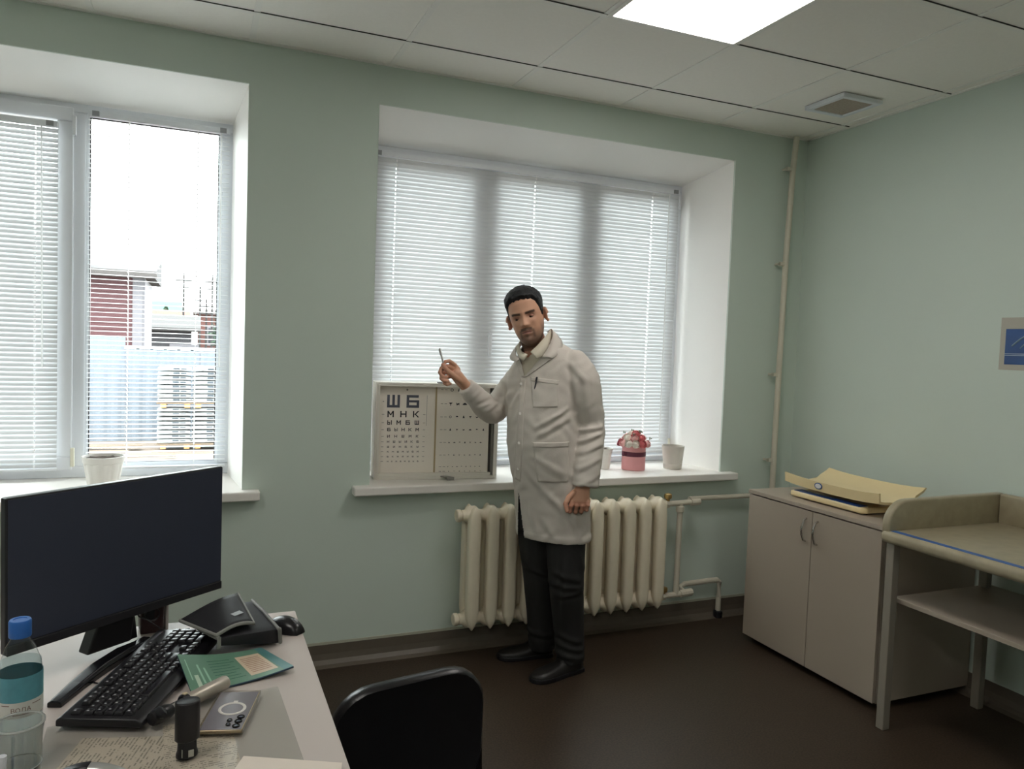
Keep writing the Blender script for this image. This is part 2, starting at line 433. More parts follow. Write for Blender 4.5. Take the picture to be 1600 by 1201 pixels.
MB().tube([(.19, .0, .192), (.19, .05, .205), (.24, .075, .212), (.40, .078, .215), (.465, .078, .216), (.480, .076, .205), (.480, .076, .12), (.480, .076, .03)], .0150, 10).build('return_leg', pipe_m, pv, smooth=True)
MB().lathe([(.026, 0), (.026, .035), (.017, .040)], (.480, .076, 0), 12).build('floor_sleeve', black_p, pv, smooth=True)
for z in (.71, .205):
    MB().lathe([(.010, -.012), (.010, .004), (.019, .008), (.021, .018), (.019, .030), (.010, .034)], (.052, -.004, z), 12).build('air_valve', brass, pv, smooth=True)
MB().lathe([(.022, 0), (.022, .018)], seg=8, T=Matrix.Translation((.041, 0, .686)) @ Matrix.Rotation(R(90), 4, 'Y')).build('union_nut', pipe_m, pv)
MB().lathe([(.022, 0), (.022, .018)], seg=8, T=Matrix.Translation((.041, 0, .186)) @ Matrix.Rotation(R(90), 4, 'Y')).build('union_nut', pipe_m, pv)

# ------------------------------------------------------------------ cabinet, baby scale, changing table
cb = thing('cabinet', 'low white two-door cabinet with curved handles against the right wall', 'cabinet', (-.30, -.765, 0))
X0, X1, Y0, Y1 = -.275, .295, -.415, .415
b = MB(); b.box(X0, X1, Y0, Y0 + .016, .03, .775); b.box(X0, X1, Y1 - .016, Y1, .03, .775); b.box(X0, X1, Y0 + .016, Y1 - .016, .05, .066); b.box(X1 - .012, X1, Y0 + .016, Y1 - .016, .05, .775)
b.build('body', white_lam, cb, bevel=.001)
MB().box(X0 + .04, X0 + .056, Y0 + .016, Y1 - .016, .0, .05).build('plinth', M('plinth_dark', (60, 55, 50), .6), cb)
MB().box(X0 - .022, X1, Y0 - .004, Y1 + .004, .778, .797).build('top', white_lam, cb, bevel=.002)
for y0, y1, hy in ((Y0 + .001, -.0265, -.060), (-.0225, Y1 - .001, .012)):
    d = MB().box(X0 - .019, X0 - .002, y0, y1, .034, .772).build('door', white_lam, cb, bevel=.0015)
    hp = [(X0 - .019, hy, .735), (X0 - .034, hy, .728), (X0 - .046, hy, .700), (X0 - .049, hy, .680), (X0 - .046, hy, .660), (X0 - .034, hy, .632), (X0 - .019, hy, .625)]
    MB().tube(hp, .0048, 8).build('handle', chrome, d, smooth=True)

bs = thing('baby_scale', 'cream baby scale with a curved weighing tray and blue control panel on the cabinet', 'scale', (-.36, -.80, .797))
cream = M('cream_plastic', (226, 206, 160), .4, var=.03)
b = MB(); b.prism([(-.155, -.19), (-.135, -.205), (.10, -.205), (.10, .215), (-.10, .255), (-.155, .245)], .006, .034)
b.build('base', cream, bs, bevel=.008)
MB().prism([(-.150, -.175), (-.098, -.175), (-.098, .225), (-.150, .225)], .0345, .0365).build('control_panel', M('blue_panel', (38, 78, 150), .35), bs)
MB().prism([(-.118, .0), (-.102, .0), (-.102, .18), (-.118, .18)], .0365, .038).build('display', M('lcd', (110, 120, 110), .3), bs)
for q in range(5): MB().box(-.140, -.126, -.16 + q * .03, -.14 + q * .03, .0365, .0378).build('button', M('button_blue', (80, 120, 190), .4), bs)
for sx in (-.11, .07):
    for sy in (-.17, .19): MB().lathe([(.014, -.0), (.014, .008)], (sx, sy, 0), 12).build('foot', black_p, bs)
b = MB(); b.box(-.04, .06, -.10, .12, .034, .062); b.build('platform', M('scale_neck', (190, 176, 140), .5), bs, bevel=.004)
# tray: trough swept along y, curved up at both long sides
prof = [(-.150, .105), (-.146, .068), (-.125, .064), (-.05, .060), (.05, .066), (.105, .078), (.145, .098), (.165, .112), (.172, .110), (.155, .092), (.115, .071), (.06, .057), (-.05, .051), (-.130, .054), (-.155, .060), (-.159, .105)]
rings = []
for k in range(9):
    tt = -1 + k / 4.0
    yy = tt * .285; lift = .012 * abs(tt) ** 3
    rings.append([(x + .0, yy + (.03 if x > .1 else 0), z + lift) for x, z in prof])
MB().loft(rings).build('tray', cream, bs, smooth=True, ang=50)
MB().lathe([(.022, 0), (.022, .002)], seg=20, T=Matrix.Translation((-.159, .06, .086)) @ Matrix.Rotation(R(-90), 4, 'Y') @ Matrix.Diagonal((.7, 1.1, 1, 1))).build('badge_rim', M('badge_blue', (50, 85, 140), .4), bs)
MB().lathe([(.017, 0), (.017, .003)], seg=20, T=Matrix.Translation((-.159, .06, .086)) @ Matrix.Rotation(R(-90), 4, 'Y') @ Matrix.Diagonal((.65, 1.1, 1, 1))).build('badge', M('badge_white', (225, 225, 225), .4), bs)

ct = thing('changing_table', 'padded baby changing table with side guards and a lower shelf', 'table', (-.36, -1.70, 0))
oil = M('marbled_oilcloth', (158, 148, 124), .38, var=.22, vscale=22, bump=.05, bscale=40)
def soft(poly, a, b_, axis, name, bev=.012): return MB().prism(poly, a, b_, axis).build(name, oil, ct, bevel=bev, seg=3, smooth=True)
MB().box(-.345, .345, -.60, .44, .762, .810).build('padded_top', oil, ct, bevel=.018, seg=4, smooth=True)
MB().box(-.325, -.298, -.60, .425, .8085, .8112).build('blue_tape', M('blue_tape', (45, 92, 160), .4, var=.12, vscale=60), ct)
arc = [(-.335, .795), (-.335, .835)] + [(-.335 + .11 * (1 - math.cos(R(a))), .835 + .098 * math.sin(R(a))) for a in range(10, 91, 10)] + [(.345, .936), (.345, .795)]
MB().prism(arc, .405, .442, 'y').build('side_guard', oil, ct, bevel=.009, seg=3, smooth=True)
MB().box(.308, .345, -.60, .404, .80, .936).build('back_guard', oil, ct, bevel=.009, seg=3, smooth=True)
legm = M('white_metal', (140, 133, 122), .4, var=.02)
for x, y in ((-.310, .400), (.25, .400), (-.310, -.56), (.25, -.56)): MB().box(x - .018, x + .018, y - .018, y + .018, 0, .765).build('leg', legm, ct, bevel=.003)
MB().box(-.275, .30, -.58, .418, .516, .535).build('shelf', white_lam, ct, bevel=.002)

ps = thing('poster', 'small framed-white printed sheet with a blue picture on the right wall', 'poster', (-.001, -1.37, 1.585))
MB().box(-.001, .001, -.148, .150, -.114, .114).build('sheet', M('paper_laminated', (176, 172, 160), .3, var=.02), ps)
MB().box(-.0022, -.001, -.128, .126, -.090, .064).build('picture', M('poster_blue', (52, 84, 138), .35, var=.3, vscale=14), ps)
MB().box(-.0030, -.0022, -.128, .126, -.052, -.0485).box(-.0030, -.0022, -.128, .126, -.045, -.042).build('caption_line', M('caption', (170, 185, 205), .4), ps)
q = MB(); q.tube([(-.0024, .095 - .19 * k / 16, -.01 + .055 * math.sin(math.pi * k / 16)) for k in range(17)], .004, 6); q.tube([(-.0024, .06 - .13 * k / 16, -.02 + .045 * math.sin(math.pi * k / 16)) for k in range(17)], .0025, 6)
q.build('picture_arc', M('poster_light', (128, 150, 168), .4), ps)

# ------------------------------------------------------------------ eye chart light box on the right sill
ec = thing('eye_chart_box', 'white metal eye test box with two letter and picture charts on the window sill', 'eye chart', (-2.472, .108, ZS), math.atan2(-.066, .61))
BW, BH, BD = .613, .474, .150
box_m = M('enamel_white', (220, 216, 207), .4, var=.03)
paper_m = M('chart_paper', (228, 221, 210), .55, var=.025, vscale=8)
ink = M('ink', (42, 42, 46), .6); ink2 = M('ink_faded', (84, 88, 100), .6)
b = MB(); t_ = .010
b.box(0, t_, 0, BD, 0, BH); b.box(BW - t_, BW, 0, BD, 0, BH); b.box(t_, BW - t_, 0, BD, BH - t_, BH); b.box(t_, BW - t_, 0, BD, 0, t_); b.box(t_, BW - t_, BD - .006, BD, t_, BH - t_)
b.build('case', box_m, ec, bevel=.002)
f = MB(); f.box(t_, .020, -.001, .004, t_, BH - t_); f.box(BW - .020, BW - t_, -.001, .004, t_, BH - t_); f.box(.02, BW - .02, -.001, .004, BH - .018, BH - t_); f.box(.02, BW - .02, -.001, .004, t_, .016)
f.build('front_rim', box_m, ec)
MB().prism([(.0, .0), (.03, .0), (.03, .03)], 0, .001, 'z') if False else None
MB().box(.582, .600, .010, .046, .018, BH - .02).build('inner_reflector', M('reflector_grey', (120, 118, 112), .4), ec)
YS = .030
MB().box(.020, .296, YS, YS + .002, .012, .462).build('chart_sheet', paper_m, ec)
MB().box(.302, .572, YS - .002, YS + .0005, .030, .460).build('chart_sheet', paper_m, ec)
MB().box(.295, .3025, YS - .004, YS, .012, .462).build('divider', M('aged_tape', (176, 158, 122), .6), ec)
MB().box(.02, .58, .004, .028, .012, .030).build('lower_ledge', box_m, ec)
MB().prism([(.345, -.030), (.385, -.030), (.362, .004), (.322, .004)], .012, .016).box(.352, .388, -.036, -.026, .001, .016).build('latch_flap', M('latch_grey', (150, 148, 142), .35, metal=.4), ec)
MB().box(.300, .335, .002, .03, BH, BH + .006).build('top_catch', grey_m, ec)
MB().lathe([(.005, 0), (.004, .003)], seg=10, T=Matrix.Translation((.155, YS, .438)) @ Matrix.Rotation(R(90), 4, 'X')).build('hanging_eyelet', M('eyelet', (130, 128, 120), .4), ec)
def glyph(ch):
    t = .20
    q = lambda x0, x1, z0, z1: [(x0, z0), (x1, z0), (x1, z1), (x0, z1)]
    G = {'Ш': [q(0, t, 0, 1), q(.4, .6, 0, 1), q(.8, 1, 0, 1), q(0, 1, 0, t)],
         'Б': [q(0, t, 0, 1), q(0, .95, .8, 1), q(0, 1, 0, t), q(0, 1, .42, .6), q(.8, 1, .0, .6)],
         'М': [q(0, t, 0, 1), q(.8, 1, 0, 1), [(0, 1), (.2, 1), (.58, .35), (.42, .30)], [(1, 1), (.8, 1), (.42, .35), (.58, .30)]],
         'Н': [q(0, t, 0, 1), q(.8, 1, 0, 1), q(0, 1, .4, .6)],
         'К': [q(0, t, 0, 1), [(.2, .42), (.42, .42), (1, 1), (.74, 1)], [(.2, .58), (.42, .58), (1, 0), (.74, 0)]],
         'Ы': [q(0, .17, 0, 1), q(0, .62, 0, .18), q(0, .62, .42, .6), q(.46, .63, 0, .6), q(.83, 1, 0, 1)],
         'И': [q(0, t, 0, 1), q(.8, 1, 0, 1), [(.1, 0), (.3, 0), (.9, 1), (.7, 1)]]}
    return G[ch]
def put(mb, ch, x, z, s, y, lift=.0006):
    for poly in glyph(ch):
        mb.prism([(x + px * s, z + pz * s) for px, pz in poly], y - lift, y - .0001, 'y')
b = MB(); put(b, 'Ш', .058, .350, .062, YS); put(b, 'Б', .1525, .350, .062, YS)
b.build('large_letters', ink2, ec)
rows = [('МНК', .3030, .0310, .061, .2165), ('ЫМБШ', .2665, .0215, .0615, .2165), ('БЫНКМ', .2345, .0160, .062, .2165), ('ИНШМК', .2032, .0130, .0625, .2160), ('НШЫИКБ', .1775, .0108, .0625, .2175), ('ШИНБКЫ', .1530, .0095, .0635, .2175), ('КНШМЫБИ', .1300, .0085, .0640, .2180), ('БКМИНШЫ', .1060, .0075, .0640, .2185), ('НКИБМШЫБ', .0830, .0066, .0650, .2185)]
b = MB(); d = MB()
for tx, z, s, x0, x1 in rows:
    n = len(tx)
    for k, ch in enumerate(tx): put(b, ch, x0 + (x1 - s - x0) * k / (n - 1), z, s, YS)
    d.box(.034, .046, YS - .0006, YS - .0001, z + s * .4, z + s * .4 + .0022).box(.236, .247, YS - .0006, YS - .0001, z + s * .4, z + s * .4 + .0018)
b.build('small_letters', ink, ec); d.box(.0365, .044, YS - .0006, YS - .0001, .378, .381); d.build('row_marks', M('ink_pale', (128, 126, 122), .6), ec)
MB().box(.2525, .2536, YS - .0006, YS - .0001, .262, .412).build('margin_line', ink2, ec)
# picture rows on the right sheet
b = MB(); d = MB(); y1 = YS - .0026; y2 = YS - .0021
def pic(k, x, z, s):
    k %= 5
    if k == 0: b.prism([(x + s * .5 * math.cos(a), z + s * .5 * math.sin(a)) for a in [math.pi * q / 6 for q in range(12)]][0:7], y1, y2, 'y')
    elif k == 1: b.prism([(x - s * .45, z - s * .5), (x + s * .45, z - s * .5), (x + s * .12, z + s * .6), (x - s * .12, z + s * .6)], y1, y2, 'y')
    elif k == 2: b.prism([(x - s * .6, z + s * .35), (x + s * .6, z + s * .35), (x + s * .12, z - s * .1), (x + s * .10, z - s * .55), (x - s * .10, z - s * .55), (x - s * .12, z - s * .1)], y1, y2, 'y')
    elif k == 3: b.prism([(x - s * .55, z + s * .45), (x - s * .25, z + s * .1), (x + s * .5, z + s * .25), (x + s * .4, z - s * .5), (x + s * .2, z - s * .15), (x - s * .3, z - s * .5)], y1, y2, 'y')
    else: b.prism([(x - s * .7, z - s * .3), (x + s * .7, z - s * .3), (x + s * .5, z + s * .1), (x, z + s * .35), (x - s * .5, z + s * .1)], y1, y2, 'y')
def ring_(x, z, s):
    n = 12
    for q in range(n):
        a0, a1 = 2 * math.pi * q / n, 2 * math.pi * (q + 1) / n
        b.prism([(x + s * .55 * math.cos(a0), z + s * .55 * math.sin(a0)), (x + s * .55 * math.cos(a1), z + s * .55 * math.sin(a1)), (x + s * .36 * math.cos(a1), z + s * .36 * math.sin(a1)), (x + s * .36 * math.cos(a0), z + s * .36 * math.sin(a0))], y1, y2, 'y')
for r_, (z, n, s, x0) in enumerate([(.441, 3, .014, .377), (.372, 3, .017, .372), (.3065, 6, .0115, .372), (.243, 6, .0098, .3735), (.179, 7, .0080, .3695), (.116, 7, .0068, .3690), (.058, 8, .0058, .3675), (.0345, 7, .0045, .372)]):
    sp_ = .034 if n <= 6 and r_ > 1 else (.162 / (n - 1) if n > 3 else .036)
    for k in range(n):
        if k == 0 and r_ in (0, 2): ring_(x0, z, s)
        else: pic(k + r_ * 2, x0 + k * sp_, z, s)
    d.box(.322, .334, y1, y2, z - .001, z + .0012).box(.341, .354, y1, y2, z - .001, z + .0012)
b.build('chart_pictures', ink, ec); d.build('row_marks', M('ink_pale', (128, 126, 122), .6), ec)

# ------------------------------------------------------------------ pots and the flower box
soil = M('dry_soil', (70, 56, 46), .95, var=.35, vscale=60, bump=.8, bscale=70)
def fluted_pot(label, loc, rt, rb_, h, wide_rim=True):
    t = thing('flower_pot', label, 'pot', loc)
    seg = 96; rings = []
    for z, r0, fl_ in [(0, rb_, .0), (.004, rb_ + .001, .02), (h * .2, rb_ + (rt - rb_) * .2, .045), (h * .68, rb_ + (rt - rb_) * .68, .045), (h * .76, rt * .94, 0), (h * .78, rt * .985, 0), (h * .86, rt, 0), (h * .97, rt * 1.03, 0), (h, rt * 1.04, 0), (h, rt * .98, 0), (h * .90, rt * .94, 0), (h * .5, rt * .80, 0)]:
        rings.append([((r0 * (1 + fl_ * (abs(math.sin(12 * math.pi * i / seg)) - .6))) * math.cos(2 * math.pi * i / seg), (r0 * (1 + fl_ * (abs(math.sin(12 * math.pi * i / seg)) - .6))) * math.sin(2 * math.pi * i / seg), z) for i in range(seg)])
    MB().loft(rings).build('pot', M('pot_white', (232, 229, 224), .4, var=.02), t, smooth=True, ang=40)
    b = MB(); rg = []
    for k in range(7):
        rr_ = rt * .90 * k / 6 + .0006
        rg.append([(rr_ * math.cos(a), rr_ * math.sin(a), h * .90 + random.uniform(-.004, .006)) for a in [2 * math.pi * i / 18 for i in range(18)]])
    b.loft(rg, cap=False).build('soil', soil, t, smooth=True)
    return t
fluted_pot('white fluted plastic flower pot with dry soil on the left window sill', (-3.637, .255, ZS), .083, .062, .124)
fluted_pot('white pot on the right sill mostly hidden behind the sleeve of the doctor', (-1.150, .235, ZS), .058, .045, .115)
t = thing('flower_pot', 'plain white conical pot with soil at the right end of the sill', 'pot', (-.732, .150, ZS))
h = .132
MB().lathe([(.050, 0), (.052, .003), (.0545, .030), (.0552, .031), (.0545, .033), (.0635, h - .006), (.0645, h), (.060, h), (.057, h - .02), (.053, h * .5)], seg=36).build('pot', M('pot_stone', (206, 201, 192), .5, var=.03), t, smooth=True, ang=40)
MB().lathe([(.001, .004), (.03, .001), (.0575, -.002)], (0, 0, h - .018), 20, cap=False).build('soil', soil, t, smooth=True)

fb = thing('flower_box', 'round pink hat box with a dark ribbon full of pink and white roses', 'flowers', (-.985, .165, ZS))
pinkb = M('pink_card', (222, 158, 160), .6, var=.03)
MB().lathe([(.064, 0), (.066, .002), (.066, .134), (.063, .134), (.063, .11)], seg=40).build('box', pinkb, fb, smooth=True, ang=40)
MB().lathe([(.0665, .078), (.0675, .080), (.0675, .102), (.0665, .104)], seg=40, cap=False).tube([(-.062, -.025, .092), (-.078, -.022, .094), (-.082, -.012, .090), (-.070, -.010, .088)], [(.002, .011)] * 4, 8).build('ribbon', M('burgundy_ribbon', (92, 40, 58), .45), fb, smooth=True)
roses = {'pink': M('rose_pink', (240, 192, 190), .6, var=.1), 'deep': M('rose_deep', (222, 120, 124), .6, var=.12), 'white': M('rose_white', (240, 234, 224), .6, var=.05), 'dusk': M('rose_dusk', (160, 70, 84), .6, var=.1)}
def rose_mesh():
    b = MB()
    b.ball((0, 0, .002), (.008, .008, .013), 10, 6)
    for lay, (n, r, top) in enumerate([(3, .0115, 22), (4, .0160, 34), (5, .0205, 52)]):
        for k in range(n):
            a0 = 2 * math.pi * (k + lay * .37) / n; rg = []
            for v in range(6):
                th = R(118 + (top - 118) * v / 5); row = []
                for u in range(7):
                    u_ = u / 6 - .5; a = a0 + u_ * R(430 / n) * (1 - .25 * (v / 5) ** 4)
                    rr_ = r * (1 + .10 * (v / 5) ** 3 + .10 * u_ * (1 if lay else 0)) ; tt = th + R(16) * (2 * u_) ** 2 * (v / 5)
                    row.append((rr_ * math.sin(tt) * math.cos(a), rr_ * math.sin(tt) * math.sin(a), r * .95 * math.cos(tt)))
                rg.append(row)
            b.loft(rg, closed=False, cap=False)
    return b
me_r = {k: rose_mesh().mesh('rose', smooth=True, ang=80) for k in roses}
lay = []
seq1 = ['white', 'white', 'deep', 'pink', 'pink', 'white', 'deep', 'pink', 'pink', 'white', 'dusk', 'pink']
for k, c_ in enumerate(seq1): lay.append((c_, 215 + 30 * k, .079, .150))
for k, c_ in enumerate(['pink', 'deep', 'pink', 'white', 'deep', 'pink', 'white']): lay.append((c_, 240 + 51.4 * k, .052, .182))
lay += [('deep', 260, .022, .203), ('pink', 20, .022, .204), ('white', 140, .022, .202)]
for k, a, r_, z in lay:
    o = link('rose', me_r[k], roses[k], fb, (r_ * math.cos(R(a)), r_ * math.sin(R(a)), z), None)
    tlt = r_ / .079 * 68
    o.rotation_euler = (Matrix.Rotation(R(tlt), 3, Vector((-math.sin(R(a)), math.cos(R(a)), 0))) @ Matrix.Rotation(a, 3, 'Z')).to_euler()
    sc = .98 + .10 * math.sin(a * 1.7); o.scale = (sc, sc, sc)
b = MB()
for a, r_, z in ((95, .02, .220), (300, .035, .218), (20, .06, .206), (235, .055, .206), (340, .092, .178), (130, .06, .206)):
    c_, s_ = r_ * math.cos(R(a)), r_ * math.sin(R(a))
    b.tube([(c_ * .6, s_ * .6, z - .06), (c_, s_, z)], .0012, 5)
    for q in range(4): b.ball((c_ + .006 * math.cos(q * 1.7), s_ + .006 * math.sin(q * 1.7), z + .003 * math.sin(q * 2.1)), .0042, 6, 4)
b.build('sprigs', M('sprig_green', (120, 128, 108), .7), fb, smooth=True)['kind'] = 'stuff'

# ------------------------------------------------------------------ desk and everything on it
DZ = .745
dk = thing('desk', 'white laminate office desk in the lower left corner', 'desk', (-3.62, -2.20, 0))
MB().box(-.66, .618, -.75, .853, DZ - .025, DZ).build('desktop', desk_m, dk, bevel=.0025)
for x in (-.62, .575): MB().box(x, x + .018, -.70, .82, 0, DZ - .025).build('side_panel', desk_m, dk, bevel=.001)
MB().box(-.60, .575, .74, .756, .25, DZ - .025).build('modesty_panel', desk_m, dk)

# monitor
mo = thing('monitor', 'large black computer monitor switched off, standing on the desk', 'monitor', (-3.405, -1.515, DZ), math.atan2(.33, .413))
MW, MZ0, MZ1 = .268, .082, .408
MB().box(-MW, MW, -.002, .020, MZ0, MZ1).build('housing', black_p, mo, bevel=.004)
MB().box(-MW + .004, MW - .004, -.0028, -.0018, MZ0 + .022, MZ1 - .004).build('screen', M('dark_screen', (56, 60, 74), .30, var=.02, spec=.35), mo)
MB().box(-MW + .001, MW - .001, -.0050, -.001, MZ0, MZ0 + .020).build('chin_bezel', M('bezel', (32, 31, 35), .45), mo, bevel=.0015)
MB().box(-.13, .13, .018, .052, MZ0 + .03, MZ0 + .24).build('rear_bulge', black_p, mo, bevel=.01)
MB().prism([(-.052, .015), (.045, .015), (.030, .13), (-.035, .13)], .024, .046, 'y').build('neck', M('neck_black', (30, 28, 30), .4), mo, bevel=.003)
def leg_path(P): return P
ft = MB(); hub = (.0, .0)
ang = -math.atan2(.33, .413)
def to_local(wx, wy): dx, dy = wx + 3.405, wy + 1.515; return (dx * math.cos(ang) - dy * math.sin(ang), dx * math.sin(ang) + dy * math.cos(ang))
pts = [(-3.515, -1.768), (-3.486, -1.688), (-3.452, -1.612), (-3.412, -1.546), (-3.382, -1.500), (-3.366, -1.462)]
c = [to_local(*p) for p in pts]
ring_l = []
for i, (x, y) in enumerate(c):
    a, b_ = c[max(i - 1, 0)], c[min(i + 1, len(c) - 1)]
    dx, dy = b_[0] - a[0], b_[1] - a[1]; l_ = math.hypot(dx, dy); nx, ny = -dy / l_, dx / l_
    wd = [.014, .018, .022, .022, .018, .013][i]; hh = [.013, .015, .020, .022, .017, .013][i]
    ring_l.append([(x - nx * wd, y - ny * wd, .0), (x + nx * wd, y + ny * wd, .0), (x + nx * wd, y + ny * wd, hh * .7), (x + nx * wd * .6, y + ny * wd * .6, hh), (x - nx * wd * .6, y - ny * wd * .6, hh), (x - nx * wd, y - ny * wd, hh * .7)])
MB().loft(ring_l).build('foot', black_g, mo, bevel=.002)
MB().prism([(-.088, .018), (.020, .018), (.034, .115), (-.050, .115)], .012, .050, 'y').build('neck_base', M('neck_black', (30, 28, 30), .4), mo, bevel=.004)

# keyboard with its keys
ka = math.atan2(.404, .15)
kb = thing('keyboard', 'black full-size keyboard lying at an angle on the desk', 'keyboard', (-3.345, -1.692, DZ + .0098), ka)
KL, KW = .222, .080
T = Matrix.Rotation(R(3.2), 4, 'X')
b = MB(); b.prism([(-KW, .0), (-KW, .010), (-KW + .012, .0165), (KW - .006, .0165), (KW, .012), (KW, .0)], -KL, KL, 'x')
b.build('base', black_p, kb, bevel=.003, seg=3, smooth=True)
def key_mesh(wd, dp):
    b = MB(); a, c_ = wd / 2, dp / 2; i_ = .0022
    b.loft([[(-a, -c_, 0), (a, -c_, 0), (a, c_, 0), (-a, c_, 0)], [(-a + .0004, -c_ + .0004, .004), (a - .0004, -c_ + .0004, .004), (a - .0004, c_ - .0004, .004), (-a + .0004, c_ - .0004, .004)], [(-a + i_, -c_ + .0026, .0078), (a - i_, -c_ + .0026, .0078), (a - i_, c_ - .0014, .0072), (-a + i_, c_ - .0014, .0072)]])
    return b.mesh('key', bevel=.0008, seg=2, smooth=True, ang=50)
KM = {}
key_m = M('key_black', (30, 29, 33), .34, var=.06)
leg_b = MB()
def key(u0, row, wu=1.0, du=1.0):
    P = .0188
    kk = (round(wu, 2), round(du, 2))
    if kk not in KM: KM[kk] = key_mesh(P * wu - .0022, P * du - .0022)
    x = -KL + .012 + P * (u0 + wu / 2); y = -.058 + P * (row + du / 2) + (.005 if row >= 5 else 0)
    link('key', KM[kk], key_m, kb, (x, y, .0160))
    if wu < 5: leg_b.box(x - .0042, x - .0008, y + .0006, y + .0042, .0230, .0238)
for r_, (st, seq) in enumerate([(0, [1.25, 1.25, 1.25, 6.25, 1.25, 1.25, 1.25, 1.25]), (0, [2.25] + [1] * 10 + [2.75]), (0, [1.75] + [1] * 11 + [2.25]), (0, [1.5] + [1] * 12 + [1.5]), (0, [1] * 13 + [2])]):
    u = st
    for wu in seq: key(u, r_, wu); u += wu
for k in range(13): key([0, 2, 3, 4, 5, 6.5, 7.5, 8.5, 9.5, 11, 12, 13, 14][k], 5)
for c_ in range(3):
    key(15.25 + c_, 5); key(15.25 + c_, 4); key(15.25 + c_, 3); key(15.25 + c_, 0)
key(16.25, 1)
for c_ in range(3):
    for r_ in (1, 2, 3): key(18.5 + c_, r_)
    key(18.5 + c_, 4)
key(21.5, 4); key(21.5, 2, 1, 2); key(21.5, 0, 1, 2); key(18.5, 0, 2); key(20.5, 0)
o = leg_b.build('legends', M('legend_white', (185, 185, 190), .5), kb); o['kind'] = 'stuff'
MB().box(.150, .205, .060, .066, .0165, .0175).build('status_window', M('status_grey', (90, 90, 96), .3), kb)
for sx in (-1, 1): MB().box(sx * .19 - .012, sx * .19 + .012, .055, .07, -.004, .001).box(sx * .19 - .012, sx * .19 + .012, -.07, -.055, -.004, .001).build('rubber_foot', black_p, kb)

# mouse, cables
ms_ = thing('mouse', 'black optical mouse at the back corner of the desk beside the pouch', 'mouse', (-3.042, -1.486, DZ), R(-50))
rg = []
for k in range(9):
    tt = k / 8; x = -.052 + .104 * tt; wd = .030 * (math.sin(math.pi * (.08 + .86 * tt)) ** .45); hh = .036 * (math.sin(math.pi * (.10 + .80 * tt)) ** .7)
    rg.append([(x, wd * math.cos(a), max(0, math.sin(a)) ** .8 * hh + .001) for a in [math.pi * i / 10 for i in range(11)]])
MB().loft(rg).build('shell', M('mouse_black', (26, 25, 28), .28), ms_, smooth=True, ang=70)
MB().lathe([(.008, -.003), (.008, .003)], seg=14, T=Matrix.Translation((.030, 0, .028)) @ Matrix.Rotation(R(90), 4, 'X')).build('scroll_wheel', grey_m, ms_)
def cable(name, label, path, r_=.0016):
    o = MB().tube(path, r_, 6).build(name, black_p, None, smooth=True); tag(o, label, 'cable'); return o
cable('cable', 'thin black cable looping from behind the monitor foot to the keyboard', [(-3.47, -1.60, DZ + .003), (-3.455, -1.675, DZ + .003), (-3.42, -1.70, DZ + .003), (-3.385, -1.665, DZ + .003), (-3.392, -1.64, DZ + .003)])
cable('cable', 'thin black cable hanging under the monitor beside the small speaker', [(-3.405, -1.425, DZ + .09), (-3.385, -1.437, DZ + .055), (-3.365, -1.440, DZ + .045), (-3.335, -1.440, DZ + .02), (-3.31, -1.425, DZ + .003), (-3.27, -1.41, DZ + .003)])

sk = thing('desk_speaker', 'small dark maroon speaker standing behind the monitor', 'speaker', (-3.356, -1.384, DZ), R(8))
MB().prism([(-.032, -.026), (.020, -.030), (.026, -.022), (.026, .03), (-.032, .03)], 0, .100).build('body', M('maroon_plastic', (50, 30, 32), .3), sk, bevel=.007, seg=3, smooth=True)
MB().box(.0265, .034, -.018, .03, .0, .092).build('side_panel', M('speaker_grey', (188, 182, 178), .4), sk, bevel=.003)
MB().lathe([(.018, 0), (.018, .002), (.012, -.001)], seg=18, T=Matrix.Translation((-.005, -.0285, .05)) @ Matrix.Rotation(R(90), 4, 'X')).build('cone', black_p, sk)

# black pouch with grey binding
po = thing('pouch', 'black fabric pouch with grey piping and a folded flap leaning on the keyboard', 'bag', (-3.14, -1.535, DZ))
fab = M('black_nylon', (26, 26, 31), .6, var=.15, vscale=70, bump=.12, bscale=500); pip = M('grey_binding', (128, 128, 124), .65)
def P(x, y, z): return (x + 3.14, y + 1.535, z - DZ)
bot = [P(-3.205, -1.640, .782), P(-3.066, -1.578, .749), P(-3.105, -1.375, .749), P(-3.235, -1.430, .782)]
top = [P(-3.205, -1.637, .801), P(-3.070, -1.590, .790), P(-3.118, -1.385, .797), P(-3.245, -1.440, .804)]
def qd(c, u, v): return tuple((1 - u) * (1 - v) * c[0][i] + u * (1 - v) * c[1][i] + u * v * c[2][i] + (1 - u) * v * c[3][i] for i in range(3))
rg = []
for k in range(9):
    v = k / 8; rg.append([qd(bot, u / 6, v) for u in range(7)] + [tuple(x + (0, 0, .006 * math.sin(math.pi * u / 6) * math.sin(math.pi * v))[i] for i, x in enumerate(qd(top, u / 6, v))) for u in range(6, -1, -1)])
MB().loft(rg).build('body', fab, po, bevel=.004, seg=2, smooth=True)
fl_c = [P(-3.212, -1.636, .812), P(-3.128, -1.590, .806), P(-3.155, -1.395, .818), P(-3.290, -1.545, .822)]
rg = []; rim = []
for k in range(11):
    v = k / 10; row = []
    for u in range(11):
        uu_ = u / 10; p_ = qd(fl_c, uu_, v); z = p_[2] + .010 * math.sin(math.pi * uu_) * (1 - .3 * v) - .004 * math.cos(3 * uu_)
        row.append((p_[0], p_[1], z))
    rg.append(row)
o = MB().loft(rg, closed=False, cap=False).build('flap', fab, po, smooth=True, ang=80); solid(o, .007)
bp = [tuple(v) for v in rg[0]] + [rg[k][10] for k in range(1, 11)]
MB().capsule_path([(p_[0], p_[1], p_[2]) for p_ in bp], [.0045] * len(bp), 8).build('flap_piping', pip, po, smooth=True)
